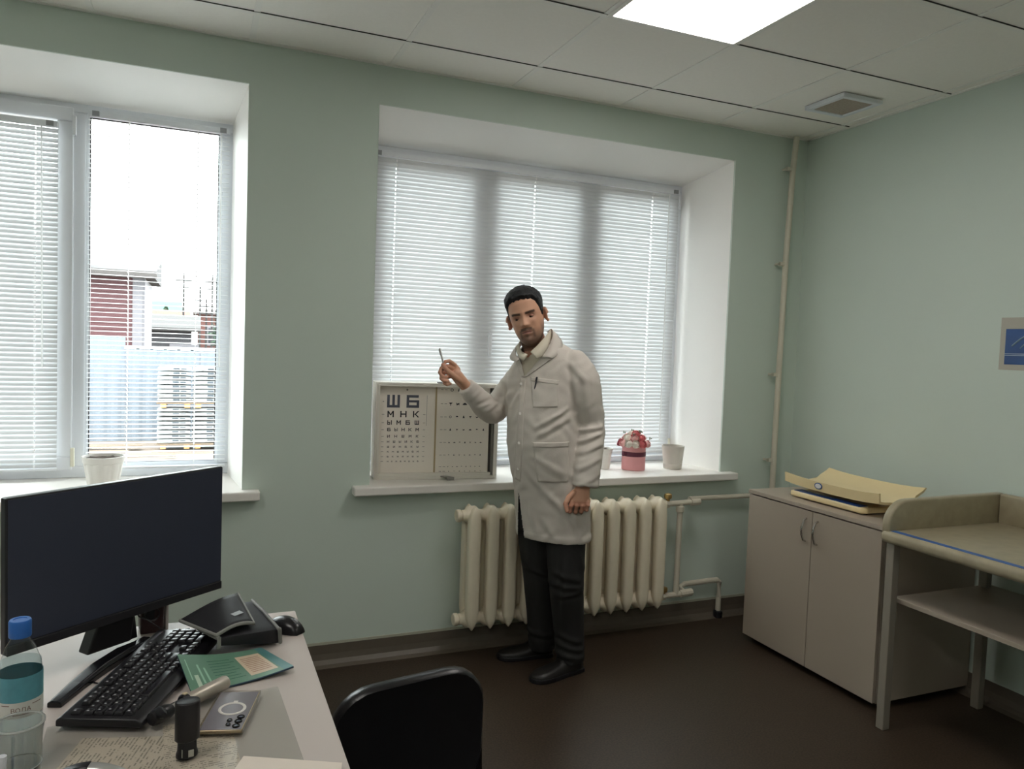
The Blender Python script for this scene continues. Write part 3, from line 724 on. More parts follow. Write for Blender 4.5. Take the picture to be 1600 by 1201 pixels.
bp = [rg[k][0] for k in range(0, 11)]
MB().capsule_path([(p_[0], p_[1], p_[2]) for p_ in bp], [.0042] * len(bp), 8).build('flap_piping', pip, po, smooth=True)
e1_ = [top[1], tuple((top[1][i] + top[2][i]) / 2 + (0, 0, .003)[i] for i in range(3)), top[2]]
MB().capsule_path(e1_, [.0042] * 3, 8).build('edge_piping', pip, po, smooth=True)
MB().capsule_path([(bot[0][0] - .002, bot[0][1] - .003, bot[0][2]), (top[0][0] - .001, top[0][1] - .004, top[0][2]), (top[0][0] - .045, top[0][1] + .06, top[0][2] + .006)], [.0050] * 3, 8).build('edge_piping', pip, po, smooth=True)
MB().capsule_path([(bot[1][0] + .002, bot[1][1] - .002, bot[1][2] + .004), (top[1][0] + .002, top[1][1] - .002, top[1][2])], [.0048] * 2, 8).build('edge_piping', pip, po, smooth=True)
lc = qd(fl_c, .72, .30)
MB().box(-.013, .013, -.008, .008, 0, .0015).build('fabric_label', M('label_grey', (150, 156, 158), .4, var=.15, vscale=90), po, loc=(lc[0], lc[1], lc[2] + .0135), rot=(R(4), R(-3), R(35)))

# green booklet
bk = thing('booklet', 'green printed booklet with a curled cover beside the keyboard', 'booklet', (-3.18, -1.70, DZ))
def Q(x, y, z): return (x + 3.18, y + 1.70, z - DZ)
bc = [Q(-3.262, -1.800, .752), Q(-3.052, -1.752, .766), Q(-3.110, -1.600, .752), Q(-3.293, -1.690, .790)]
def bpt(u, v, off=0):
    p_ = qd(bc, u, v)
    z = p_[2] - .010 * math.sin(math.pi * u) * .6 - .004 * u * (1 - v) + .012 * (1 - u) ** 2 * v * .4
    return (p_[0], p_[1], max(z, .0045) + off)
def bpatch(u0, u1, v0, v1, off, n=14, k=6): return MB().loft([[bpt(u0 + (u1 - u0) * i / n, v0 + (v1 - v0) * j / k, off) for i in range(n + 1)] for j in range(k + 1)], closed=False, cap=False)
o = bpatch(0, 1, 0, 1, -.002).build('pages', M('page_edges', (52, 74, 92), .5), bk, smooth=True); solid(o, .0036)
bpatch(0, 1, 0, 1, .0004).build('cover', M('booklet_green', (100, 138, 118), .30, var=.10, vscale=9), bk, smooth=True)
bpatch(.90, 1, 0, 1, .0007).build('cover_edge', M('booklet_teal', (82, 132, 132), .28, var=.06), bk, smooth=True)
bpatch(.60, .88, .12, .80, .0008).build('text_panel', M('panel_cream', (206, 188, 164), .45, var=.04), bk, smooth=True)
b = MB()
for k in range(9): b.add(*[(lambda q: (q.v, q.f))(bpatch(.635, .845, .20 + k * .06, .222 + k * .06, .0011, 6, 1))][0])
b.build('panel_text', M('text_red', (168, 130, 112), .5), bk)
b = MB()
for k in range(8): b.add(*[(lambda q: (q.v, q.f))(bpatch(.28, .56 - .03 * (k % 3), .16 + k * .085, .178 + k * .085, .0007, 6, 1))][0])
b.build('body_text', M('text_dark', (54, 102, 84), .4), bk)
b = MB()
for u0, u1, v0, v1 in ((.15, .17, .18, .70), (.205, .225, .15, .60), (.05, .062, .30, .85)): b.add(*[(lambda q: (q.v, q.f))(bpatch(u0, u1, v0, v1, .0008, 1, 8))][0])
b.build('title_text', M('text_pale', (150, 190, 168), .4), bk)
bpatch(.085, .125, .05, .42, .0009, 2, 6).build('title_badge', M('badge_pale', (178, 200, 180), .4), bk)

# glass desk sheet, the papers beneath, the sheet near the camera edge
gs = MB().prism([(-3.512, -1.858), (-3.092, -1.817), (-3.066, -2.33), (-3.49, -2.37)], DZ + .0012, DZ + .0052).build('glass_sheet', glass_thin('sheet_glass', (248, 249, 248), .8, .03), None)
tag(gs, 'clear glass sheet covering the printed papers on the desk', 'glass sheet')
def print_material():
    mt = M('printed_paper', (214, 200, 184), .6, var=.03)
    n = mt.node_tree.nodes; l = mt.node_tree.links; bs_ = n['Principled BSDF']; t = n['Texture Coordinate']
    mp = n.new('ShaderNodeMapping'); mp.inputs['Scale'].default_value = (1, 1, 1); l.new(t.outputs['Object'], mp.inputs[0])
    sx_ = n.new('ShaderNodeSeparateXYZ'); l.new(mp.outputs[0], sx_.inputs[0])
    def mth(op, a, b_):
        q = n.new('ShaderNodeMath'); q.operation = op
        for k_, v_ in ((0, a), (1, b_)):
            if isinstance(v_, (int, float)): q.inputs[k_].default_value = v_
            else: l.new(v_, q.inputs[k_])
        return q.outputs[0]
    row = mth('MULTIPLY', sx_.outputs['Y'], 150.0); fr_ = mth('FRACT', row, 0.0); fl_ = mth('FLOOR', row, 0.0)
    on = mth('LESS_THAN', fr_, .42)
    cb_ = n.new('ShaderNodeCombineXYZ'); l.new(mth('MULTIPLY', sx_.outputs['X'], 260.0), cb_.inputs[0]); l.new(mth('MULTIPLY', fl_, 7.31), cb_.inputs[1])
    ns = n.new('ShaderNodeTexNoise'); ns.inputs['Scale'].default_value = 1.0; ns.inputs['Detail'].default_value = 1; l.new(cb_.outputs[0], ns.inputs['Vector'])
    cc_ = n.new('ShaderNodeCombineXYZ'); l.new(mth('MULTIPLY', sx_.outputs['X'], 40.0), cc_.inputs[0]); l.new(mth('MULTIPLY', fl_, .45), cc_.inputs[1])
    nc = n.new('ShaderNodeTexNoise'); nc.inputs['Scale'].default_value = 1.0; nc.inputs['Detail'].default_value = 0; l.new(cc_.outputs[0], nc.inputs['Vector'])
    class _O: pass
    mu = _O(); mu.outputs = [mth('MULTIPLY', on, mth('MULTIPLY', mth('GREATER_THAN', ns.outputs['Fac'], .44), mth('GREATER_THAN', nc.outputs['Fac'], .46)))]
    mu2 = n.new('ShaderNodeMath'); mu2.operation = 'MULTIPLY'; mu2.inputs[1].default_value = .62; l.new(mu.outputs[0], mu2.inputs[0])
    mx = n.new('ShaderNodeMix'); mx.data_type = 'RGBA'; mx.inputs[7].default_value = (.12, .11, .10, 1)
    old = bs_.inputs['Base Color'].links[0].from_socket; l.new(old, mx.inputs[6]); l.new(mu2.outputs[0], mx.inputs[0]); l.new(mx.outputs[2], bs_.inputs['Base Color'])
    return mt
prm = print_material(); plain = M('plain_paper', (222, 212, 200), .6, var=.02)
for nm, lab, loc, rz, sx, sy in (('paper_sheet', 'printed table sheet under the glass below the keyboard', (-3.385, -2.04, DZ), R(74), .21, .148), ('paper_sheet', 'printed sheet under the glass beneath the black stamp', (-3.245, -2.02, DZ), R(4), .12, .19)):
    t = thing(nm, lab, 'paper', loc, rz); MB().box(-sx / 2 * (1.0), sx / 2, -sy / 2 - .05, sy / 2 + .02, .0002 + (.0004 if rz < 1 else 0), .0005 + (.0004 if rz < 1 else 0)).build('sheet', prm, t)
t = thing('paper_sheet', 'plain white sheet lying over the glass near the desk edge', 'paper', (-3.09, -2.20, DZ + .006), R(0))
MB().prism([(-.085, .118), (.075, .040), (.02, -.20), (-.19, -.12)], 0, .0012).build('sheet', plain, t)

# phone in a clear case
ph = thing('smartphone', 'grey smartphone lying face down in a clear ring case on the glass', 'phone', (-3.1905, -1.915, DZ + .0056), R(-106))
pl, pw = .079, .040
MB().box(-pl, pl, -pw, pw, .0012, .0090).build('body', M('phone_frame', (196, 178, 150), .3, metal=.6), ph, bevel=.003, seg=3, smooth=True)
MB().box(-pl + .002, pl - .002, -pw + .002, pw - .002, .0090, .0096).build('back_glass', M('phone_back', (118, 114, 120), .14, var=.03), ph, bevel=.0002)
ca = MB()
ca.box(-pl - .0015, pl + .0015, -pw - .0015, -pw - .0002, .0002, .0108).box(-pl - .0015, pl + .0015, pw + .0002, pw + .0015, .0002, .0108).box(-pl - .0015, -pl - .0002, -pw, pw, .0002, .0108).box(pl + .0002, pl + .0015, -pw, pw, .0002, .0108)
ca.build('clear_case', glass_thin('case_clear', (240, 239, 236), 1.6, .1), ph)
def torus(rm, r_, seg=36, rs=8, c_=(0, 0, 0), flat=1.0): 
    rg = [[((rm + r_ * math.cos(2 * math.pi * j / rs)) * math.cos(2 * math.pi * i / seg) + c_[0], (rm + r_ * math.cos(2 * math.pi * j / rs)) * math.sin(2 * math.pi * i / seg) + c_[1], c_[2] + flat * r_ * math.sin(2 * math.pi * j / rs)) for j in range(rs)] for i in range(seg)]
    b = MB(); v = [p_ for q in rg for p_ in q]; f_ = []
    for i in range(seg):
        for j in range(rs): f_.append((i * rs + j, i * rs + (j + 1) % rs, ((i + 1) % seg) * rs + (j + 1) % rs, ((i + 1) % seg) * rs + j))
    return b.add(v, f_)
torus(.0235, .0030, c_=(-.004, .002, .0100), flat=.35).box(-.036, -.028, -.002, .006, .0096, .0105).build('case_ring', M('ring_white', (216, 212, 206), .35), ph, smooth=True)
for x, y, r_ in ((.066, .026, .0072), (.048, .026, .0072), (.031, .027, .0072), (.060, .010, .0048), (.044, .009, .0052)):
    l0 = MB().lathe([(r_, .0094), (r_, .0115), (r_ * .8, .0122), (r_ * .74, .0112)], (x, y, 0), 20).build('camera_lens', black_g, ph, smooth=True)
    MB().lathe([(r_ * .45, .0112), (r_ * .38, .0118)], (x, y, 0), 14).build('lens_glass', M('lens_blue', (70, 74, 88), .1), l0)

# otoscope and stamp
ot = thing('otoscope', 'silver otoscope handle with a black head lying on the desk', 'otoscope', (-3.264, -1.862, DZ + .0225), math.atan2(.10, .110))
T = Matrix.Rotation(R(90), 4, 'Y')
silver = M('silver_handle', (182, 174, 162), .38, metal=.55, var=.05)
MB().lathe([(.0135, -.008), (.0145, -.004), (.0145, .088), (.0130, .092), (.0120, .092), (.0120, .086)], seg=26, T=T).build('handle', silver, ot, smooth=True, ang=40)
MB().lathe([(.0145, -.020), (.0172, -.017), (.0172, -.010), (.0145, -.007)], seg=24, T=T).build('collar', black_p, ot, smooth=True, ang=40)
MB().box(-.018, -.010, -.004, .004, .0165, .020).build('switch', M('switch_cream', (205, 190, 160), .4), ot, bevel=.001)
MB().lathe([(.0095, -.048), (.0105, -.044), (.0105, -.019)], seg=22, T=T).build('neck', chrome, ot, smooth=True, ang=40)
MB().lathe([(.006, -.094), (.012, -.092), (.0145, -.084), (.0150, -.060), (.0125, -.050), (.0105, -.046)], seg=24, T=T).tube([(-.075, 0, .005), (-.080, -.012, .010), (-.086, -.028, .012)], [.012, .010, .005], 14).build('head', black_p, ot, smooth=True, ang=45)

sm = thing('stamp', 'black self-inking stamp standing on the glass in front of the otoscope', 'stamp', (-3.268, -2.045, DZ + .0055), R(12))
MB().prism([(-.021 * math.cos(a) * (1 if True else 1), .017 * math.sin(a)) for a in [2 * math.pi * i / 28 for i in range(28)]], .030, .100).build('cap', M('stamp_black', (22, 20, 23), .35), sm, bevel=.003, seg=3, smooth=True)
b = MB()
rg = [[(rx * math.cos(2 * math.pi * i / 28), ry * math.sin(2 * math.pi * i / 28), z) for i in range(28)] for z, rx, ry in ((0, .0185, .0155), (.006, .0185, .0155), (.012, .0165, .0140), (.034, .0155, .0135))]
b.loft(rg); b.build('base', M('stamp_black', (22, 20, 23), .35), sm, bevel=.0008, smooth=True)
MB().box(-.001, .008, -.0163, -.0150, .004, .016).box(-.012, -.0108, -.0168, -.0145, .006, .020).build('window', M('stamp_clear', (170, 168, 160), .2), sm)

# water bottle and plastic cup
bo = thing('water_bottle', 'clear water bottle with a blue cap and teal label at the left edge', 'bottle', (-3.532, -1.985, DZ))
water = glass_thin('clear_pet', (242, 246, 246), 1.3, .04)
MB().lathe([(.028, .0), (.033, .004), (.0335, .03), (.0320, .045), (.0335, .06), (.0320, .075), (.0335, .09), (.0335, .165), (.031, .185), (.022, .212), (.0150, .224), (.0138, .230), (.0138, .238)], seg=36).build('body', water, bo, smooth=True, ang=50)
MB().lathe([(.0315, .003), (.0315, .188), (.001, .1885)], seg=30).build('water', glass_thin('water', (240, 246, 247), .6, .02), bo, smooth=True)
MB().lathe([(.0165, .230), (.0170, .232), (.0170, .256), (.0155, .259), (.0105, .2592), (.0100, .258)], seg=40).build('cap', M('cap_blue', (36, 96, 172), .4, var=.04), bo, smooth=True, ang=40)
MB().lathe([(.0340, .128), (.0340, .170)], seg=40, cap=False).build('label', M('label_teal', (84, 146, 160), .4, var=.25, vscale=55), bo, smooth=True)
MB().lathe([(.0340, .101), (.0340, .128)], seg=40, cap=False).build('label_band', M('label_white', (206, 206, 200), .45), bo, smooth=True)
def text_mesh(s, size):
    cu = bpy.data.curves.new('t', 'FONT'); cu.body = s; cu.size = size; cu.align_x = 'CENTER'
    o = bpy.data.objects.new('t', cu); COL.objects.link(o); dg = bpy.context.evaluated_depsgraph_get(); dg.update()
    me = bpy.data.meshes.new_from_object(o.evaluated_get(dg), depsgraph=dg); v = [tuple(x.co) for x in me.vertices]; f_ = [tuple(p_.vertices) for p_ in me.polygons]
    bpy.data.objects.remove(o); bpy.data.curves.remove(cu); bpy.data.meshes.remove(me); return v, f_
v, f_ = text_mesh('ВОДА', .0105)
fa = math.atan2(-3.4586 + 1.985, -3.2588 + 3.532) + R(2)
b = MB(); b.add([(.0343 * math.cos(fa + x / .0343), .0343 * math.sin(fa + x / .0343), .1115 + y) for x, y, z in v], f_); b.build('label_text', M('label_ink', (110, 80, 70), .5), bo)
b = MB()
for z, a0, a1 in ((.1065, -.35, .35), (.123, -.9, -.5), (.121, .5, 1.0)):
    b.loft([[(.0343 * math.cos(fa + a0 + (a1 - a0) * k / 8), .0343 * math.sin(fa + a0 + (a1 - a0) * k / 8), z + h_) for k in range(9)] for h_ in (0, .0012)], closed=False, cap=False)
b.build('label_text', M('label_ink', (110, 80, 70), .5), bo)
cp = thing('plastic_cup', 'clear disposable plastic cup in front of the water bottle', 'cup', (-3.514, -2.090, DZ + .006))
cpm = glass_thin('cup_clear', (236, 238, 237), 3.2, .16)
MB().lathe([(.024, 0), (.0255, .002), (.030, .050), (.0305, .052), (.0300, .054), (.0335, .108), (.0345, .112), (.0345, .118), (.0365, .119), (.0365, .123), (.0345, .124), (.0325, .110), (.0288, .05), (.0240, .004)], seg=40).build('wall', cpm, cp, smooth=True, ang=50)
torus(.0352, .0016, 40, 8, (0, 0, .1215)).build('rim', M('cup_rim', (222, 224, 222), .3, translucent=.4), cp, smooth=True)
torus(.0312, .0009, 40, 6, (0, 0, .0535)).build('rib', M('cup_rim', (222, 224, 222), .3, translucent=.4), cp, smooth=True)
mk = thing('pen', 'blue capped pen leaning at the left edge in front of the cup', 'pen', (-3.532, -2.150, DZ + .006))
MB().tube([(0, 0, .0), (.006, .0, .07)], .0052, 10).build('barrel', M('pen_blue', (58, 52, 130), .4), mk, smooth=True); MB().tube([(.006, 0, .068), (.008, 0, .100)], .0062, 10).build('cap', M('pen_white', (205, 208, 215), .4), mk, smooth=True)
st = thing('stapler', 'black and silver stapler at the bottom edge below the keyboard', 'stapler', (-3.415, -2.085, DZ + .006), R(-14))
rg = []
for k in range(9):
    tt = k / 8; x = -.055 + .11 * tt; hh = .016 + .016 * math.sin(math.pi * tt) ** .8
    rg.append([(x, y, z) for y, z in ((-.015, 0), (.015, 0), (.016, hh * .7), (.009, hh), (-.009, hh), (-.016, hh * .7))])
MB().loft(rg[3:]).build('body', M('stapler_silver', (172, 172, 168), .3, metal=.5), st, bevel=.003, smooth=True)
MB().loft([[(x, y * 1.06, z * 1.04) for x, y, z in r_] for r_ in rg[:5]]).build('grip', black_p, st, bevel=.003, smooth=True)

# ------------------------------------------------------------------ visitor chair
chn = thing('chair', 'black chair with a rounded backrest beside the desk', 'chair', (-2.80, -2.02, 0), R(3))
rg = []
def rrect(hw, hh, r_, n=7):
    o = []
    for cx_, cz_, a0 in ((hw - r_, hh - r_, 0), (-hw + r_, hh - r_, 90), (-hw + r_, -hh + r_, 180), (hw - r_, -hh + r_, 270)):
        for k in range(n): a = R(a0 + 90 * k / (n - 1)); o.append((cx_ + r_ * math.cos(a), cz_ + r_ * math.sin(a)))
    return o
for y, ins in ((-.016, .020), (-.020, .006), (-.012, .0), (.010, .0), (.018, .006), (.020, .020)):
    rg.append([(x * (1 - ins / .18), y + .18 * x * x - .05 * (z) * .5, .595 + z * (1 - ins / .15) + .012 * x / .18) for x, z in rrect(.180, .152, .095)])
MB().loft(rg).build('backrest', black_l, chn, smooth=True, ang=60, loc=(0, .17, 0))
rg = []
for z, ins in ((.400, .02), (.408, 0), (.440, 0), (.452, .02)): rg.append([(x * (1 - ins / .2), y * (1 - ins / .2) - .06, z) for x, y in rrect(.20, .20, .06)])
MB().loft(rg).build('seat', black_l, chn, smooth=True, ang=60)
for s in (-1, 1):
    MB().tube([(s * .17, .17, .62), (s * .175, .172, .50), (s * .18, .15, .40), (s * .19, .20, .012)], .010, 10).build('rear_leg', black_g, chn, smooth=True)
    MB().tube([(s * .18, .15, .395), (s * .185, -.22, .395), (s * .195, -.245, .37), (s * .20, -.26, .012)], .010, 10).build('front_leg', black_g, chn, smooth=True)
    for y in (.20, -.26): MB().lathe([(.013, 0), (.013, .02)], (s * (.19 if y > 0 else .20), y, 0), 12).build('foot_cap', black_p, chn)

# ------------------------------------------------------------------ the yard outside
gd = struct('ground'); dirt = M('dirt_yard', (104, 92, 82), .95, var=.22, vscale=2.5, bump=.5, bscale=8)
b = MB(); n = 40; 
vv = [(-40 + 80 * i / n, .7 + 90 * (j / n) ** 2, -.32 + .04 * math.sin(i * 3.1 + j) * math.cos(j * 1.7 + i * .6)) for j in range(n + 1) for i in range(n + 1)]
b.add(vv, [(j * (n + 1) + i, j * (n + 1) + i + 1, (j + 1) * (n + 1) + i + 1, (j + 1) * (n + 1) + i) for j in range(n) for i in range(n)]).build('soil', dirt, gd, smooth=True)
plank_m = M('rough_planks', (98, 84, 70), .9, var=.2, vscale=12)
for k, (lab, px_, py_, rz_) in enumerate((('nearest rough grey plank lying in the yard below the window', -4.55, 7.3, 4), ('second nearest rough grey plank lying askew in the yard', -4.75, 7.9, -6), ('middle rough grey plank in the yard before the fence', -4.35, 8.5, 3), ('fourth rough grey plank in the yard before the fence', -5.0, 9.0, -3), ('farthest rough grey plank in the yard at the foot of the fence', -4.85, 9.5, 5))):
    o = MB().box(-.8, .8, -.07, .07, 0, .03).build('plank', plank_m, None, loc=(px_, py_, -.285), rot=(0, 0, R(rz_)))
    tag(o, lab, 'plank', 'planks lying in the yard')
sheet_m = M('zinc_sheet', (96, 103, 112), .45, metal=.15, var=.06, vscale=6)
def corr_panel(w_, h_):
    pts_ = []; n = int(w_ / .05)
    for k in range(n + 1): pts_.append((k * w_ / n, [0, .02, .02, 0][k % 4]))
    b = MB(); b.loft([[(x, y, 0) for x, y in pts_], [(x, y, h_) for x, y in pts_]], closed=False, cap=False); return b
fe = thing('metal_fence', 'pale blue corrugated metal fence across the yard outside', 'fence', (-9.0, 10.6, -.33))
x = 0
while x < 8.6:
    hgt = 1.745 if x < 4.6 else 1.565
    o = corr_panel(1.15, hgt).build('fence_panel', sheet_m, fe, loc=(x, .004 * (int(x) % 2), 0)); x += 1.155
for k in range(5): MB().box(k * 2.1 - .03, k * 2.1 + .03, .03, .09, 0, 1.5).build('fence_post', grey_m, fe)
MB().box(4.6, 8.7, .0, .03, 1.55, 1.60).build('top_rail', grey_m, fe)
# pallets of white sacks
bag_b = MB()
for k in range(1):
    rg = []
    for i in range(9):
        tt = i / 8; x_ = -.24 + .48 * tt; q_ = math.sin(math.pi * (.06 + .88 * tt)) ** .35
        rg.append([(x_, .20 * q_ ** .5 * math.copysign(abs(math.cos(a)) ** .6, math.cos(a)), .0345 + .0345 * q_ * math.copysign(abs(math.sin(a)) ** .7, math.sin(a))) for a in [2 * math.pi * j / 12 for j in range(12)]])
    bag_b.loft(rg)
bag_me = bag_b.mesh('sack', smooth=True, ang=60); sack_m = M('white_sack', (134, 134, 134), .6, var=.04)
pr_b = MB(); pr_b.box(-.02, .07, -.203, -.198, .022, .056).box(.09, .17, -.2015, -.197, .026, .05); pr_me = pr_b.mesh('print'); sack_ink = M('sack_print', (52, 60, 68), .6)
for p_ in range(2):
    z0 = -.300 + p_ * .645
    for c_ in range(2):
        pal = thing('pallet', ['wooden pallet on the ground under the white sacks, ', 'wooden pallet between the two tiers of white sacks, '][p_] + ['left one', 'right one'][c_], 'pallet', (-3.60 + .50 * c_, 9.6, z0))
        for k in range(3): MB().box(-.25, .25, -.22 + .19 * k, -.16 + .19 * k, .06, .08).build('deck_board', plank_m, pal)
        for q in (-.19, .15): MB().box(q, q + .08, -.22, .22, 0, .06).build('block', M('pallet_block', (150, 112, 70), .8), pal)
        for k in range(8):
            s_ = thing('sack', 'white printed sack outside, ' + ['lowest', 'second from the bottom', 'third from the bottom', 'fourth from the bottom', 'fourth from the top', 'third from the top', 'second from the top', 'topmost'][k] + ' on the ' + ['lower', 'upper'][p_] + ' pallet of the ' + ['left', 'right'][c_] + ' stack', 'sack', (-3.60 + .50 * c_ + random.uniform(-.006, .006), 9.6 + random.uniform(-.01, .01), z0 + .081 + k * .0700), R(random.uniform(-1, 1)), 'white sacks stacked on pallets')
            link('bag', bag_me, sack_m, s_); link('print', pr_me, sack_ink, s_)
# neighbour's dark red house
ho = thing('house', 'dark red boarded house with white corner boards beyond the fence', 'house', (-9.2, 17.0, -.4))
brown = M('red_boards', (72, 44, 47), .8, var=.15, vscale=5)
for k in range(22): MB().box(0, 4.65, 0, .05, .15 * k, .15 * k + .143).build('siding_board', brown, ho)
MB().box(0, 4.62, .05, 3.0, 0, 3.3).build('wall', brown, ho)
wtrim = M('white_boards', (100, 98, 103), .7)
for x in (2.70, 4.45): MB().box(x, x + .22, -.03, .0, 0, 3.25).build('corner_board', wtrim, ho)
MB().box(4.65, 4.72, .0, 3.0, .0, 3.25).build('corner_board', wtrim, ho)
MB().prism([(-.45, 3.22), (-.45, 3.30), (3.4, 3.95), (3.4, 3.2)], -.3, 4.95, 'x').build('roof', M('slate_roof', (50, 48, 50), .85, var=.2, vscale=4), ho)
MB().prism([(-.5, 3.20), (-.5, 3.36), (-.45, 3.36), (-.45, 3.20)], -.3, 5.0, 'x').build('fascia', M('weathered_wood', (66, 62, 61), .85), ho)
MB().prism([(.2, 3.3), (2.2, 4.25), (3.6, 3.3)], -.2, 1.8, 'y').build('gable', M('weathered_wood', (66, 62, 61), .85), ho)
for k in range(4): MB().box(.4 + k * .8, 1.0 + k * .8, -.45, .6, 3.52 + .12 * (k % 2), 3.60 + .12 * (k % 2)).build('roof_board', M('weathered_wood', (66, 62, 61), .85), ho)
def small_house(label, loc, w_, d_, h_, rh, wall, roof, rz=0):
    t = thing('house', label, 'house', loc, rz)
    MB().box(0, w_, 0, d_, 0, h_).build('wall', wall, t)
    MB().prism([(-.3, h_), (d_ / 2, h_ + rh), (d_ + .3, h_), (d_ + .3, h_ - .1), (-.3, h_ - .1)], -.3, w_ + .3, 'x').build('roof', roof, t)
    for k in range(max(1, int(w_ / 2.0))): 
        f = MB().box(.6 + k * 2, 1.5 + k * 2, -.05, 0, h_ * .35, h_ * .75).build('window', wtrim, t)
        MB().box(.7 + k * 2, 1.4 + k * 2, -.06, -.05, h_ * .40, h_ * .70).build('pane', M('dark_pane', (40, 43, 48), .2), f)
    return t
small_house('low shed with a dark sloping roof just beyond the fence', (-4.75, 24.0, -.4), 1.25, 3, 2.1, .45, M('shed_grey', (52, 51, 55), .8), M('shed_roof', (50, 48, 48), .8))
small_house('distant cottage with an orange roof behind the shed', (-5.75, 46.5, -.4), 1.7, 5, 2.5, .9, M('cottage_wall', (94, 82, 74), .8), M('orange_roof', (96, 58, 48), .8))
small_house('distant brick row of garages at the right of the yard', (-3.35, 52, -.4), 5.0, 4, 3.4, .3, M('garage_brick', (84, 54, 50), .85), M('garage_roof', (74, 66, 66), .8))
small_house('distant house with a green roof on the skyline', (-6.9, 70, -.4), 1.9, 5, 3.9, 1.0, M('far_wall', (98, 88, 88), .8), M('green_roof', (52, 90, 80), .8))
wood = M('pole_wood', (44, 42, 42), .9)
for lab, x, y, h_ in (('leftmost thin grey utility pole far beyond the fence', -4.09, 44, 5.4), ('second utility pole from the left, the shorter thin one', -3.21, 44, 4.7), ('rightmost tall thin utility pole beyond the fence', -2.56, 44, 5.4), ('short far utility pole between the second and the rightmost pole', -2.86, 44.6, 4.0)):
    t = thing('utility_pole', lab, 'pole', (x, y, -.4), 0, 'utility poles beyond the fence')
    MB().tube([(0, 0, 0), (0, 0, h_)], [.07, .045], 8).build('post', wood, t); MB().box(-.45, .45, -.04, .04, h_ - .45, h_ - .38).box(-.3, .3, -.04, .04, h_ - .85, h_ - .79).build('cross_arm', wood, t)
def tree(label, loc, h_, w_, sd):
    g = random.Random(sd); t = thing('tree', label, 'tree', loc)
    MB().tube([(0, 0, 0), (.05, 0, h_ * .5), (0, 0, h_ * .9)], [.10, .07, .02], 8).build('trunk', wood, t)
    b = MB()
    for k in range(420):
        u = g.random(); rr_ = w_ * (1 - u) ** .8 * math.sqrt(g.random()); a = g.random() * 6.283; z = h_ * (.25 + .75 * u)
        c_ = Vector((rr_ * math.cos(a), rr_ * math.sin(a), z)); q1 = Vector((g.uniform(-1, 1), g.uniform(-1, 1), g.uniform(-.6, .6))).normalized() * .16; q2 = Vector((g.uniform(-1, 1), g.uniform(-1, 1), g.uniform(-1, 1))).normalized() * .1
        b.add([c_ - q1, c_ + q2, c_ + q1], [(0, 1, 2)])
    o = b.build('foliage', M('tree_green', (44, 62, 46), .8, var=.2), t); o['kind'] = 'stuff'
tree('dark green conifer at the right edge of the yard view', (-2.08, 40, -.4), 4.6, .8, 3)
tree('small green tree behind the distant cottage', (-5.6, 60, -.4), 4.0, 1.3, 5)

# ------------------------------------------------------------------ the doctor
# his own frame: x to his front-left across the view, y away, z up
DR = thing('person', 'man in a white lab coat and black trousers holding up a pen before the window', 'person', (-1.70, -.40, 0), -0.3959)
coat_m = M('coat_cotton', (206, 198, 190), .75, var=.025, vscale=14, bump=.10, bscale=120)
shirt_m = M('shirt_cream', (206, 198, 180), .7, var=.03)
trou_m = M('trouser_black', (34, 34, 34), .75, var=.12, vscale=20, bump=.1, bscale=200)
shoe_m = M('shoe_black', (26, 24, 23), .42, var=.12, vscale=30)
Lx, Fx = np.array([.86, -.51]), np.array([-.51, -.86])
def bring(z, ca, cs, wl, wf, wb, shear=0.0, n=44, e=.88):
    o = []
    for i in range(n):
        t = 2 * math.pi * i / n; c, s_ = math.cos(t), math.sin(t)
        u = wl * math.copysign(abs(c) ** e, c); v = (wf if s_ > 0 else wb) * math.copysign(abs(s_) ** e, s_)
        o.append((ca + u * Lx[0] + v * Fx[0], cs + u * Lx[1] + v * Fx[1], z + shear * u))
    return o
TORSO = [(.628, -.045, .00, .181, .120, .115, 0), (.72, -.050, .00, .180, .126, .118, 0), (.84, -.058, .00, .179, .138, .120, 0), (.95, -.078, .00, .178, .152, .122, 0), (1.06, -.094, .0, .178, .160, .124, 0),
         (1.18, -.102, .0, .178, .150, .125, .02), (1.30, -.108, .005, .184, .132, .125, .06), (1.375, -.108, .008, .186, .118, .115, .11), (1.425, -.108, .010, .172, .106, .105, .16), (1.465, -.116, .012, .135, .094, .095, .20), (1.495, -.130, .012, .098, .084, .085, .22), (1.525, -.142, .010, .074, .074, .076, .22)]
armL = [(.020, -.070, 1.425), (.052, -.080, 1.36), (.070, -.075, 1.27), (.098, -.065, 1.165), (.098, -.095, 1.085), (.086, -.125, .99), (.078, -.140, .893)]
rL = [.066, .078, .077, .066, .064, .062, .0595]
armR = [(-.215, .075, 1.36), (-.262, .085, 1.30), (-.315, .085, 1.225), (-.352, .050, 1.195), (-.405, -.010, 1.245), (-.466, -.062, 1.312)]
rR = [.066, .064, .064, .061, .052, .041]

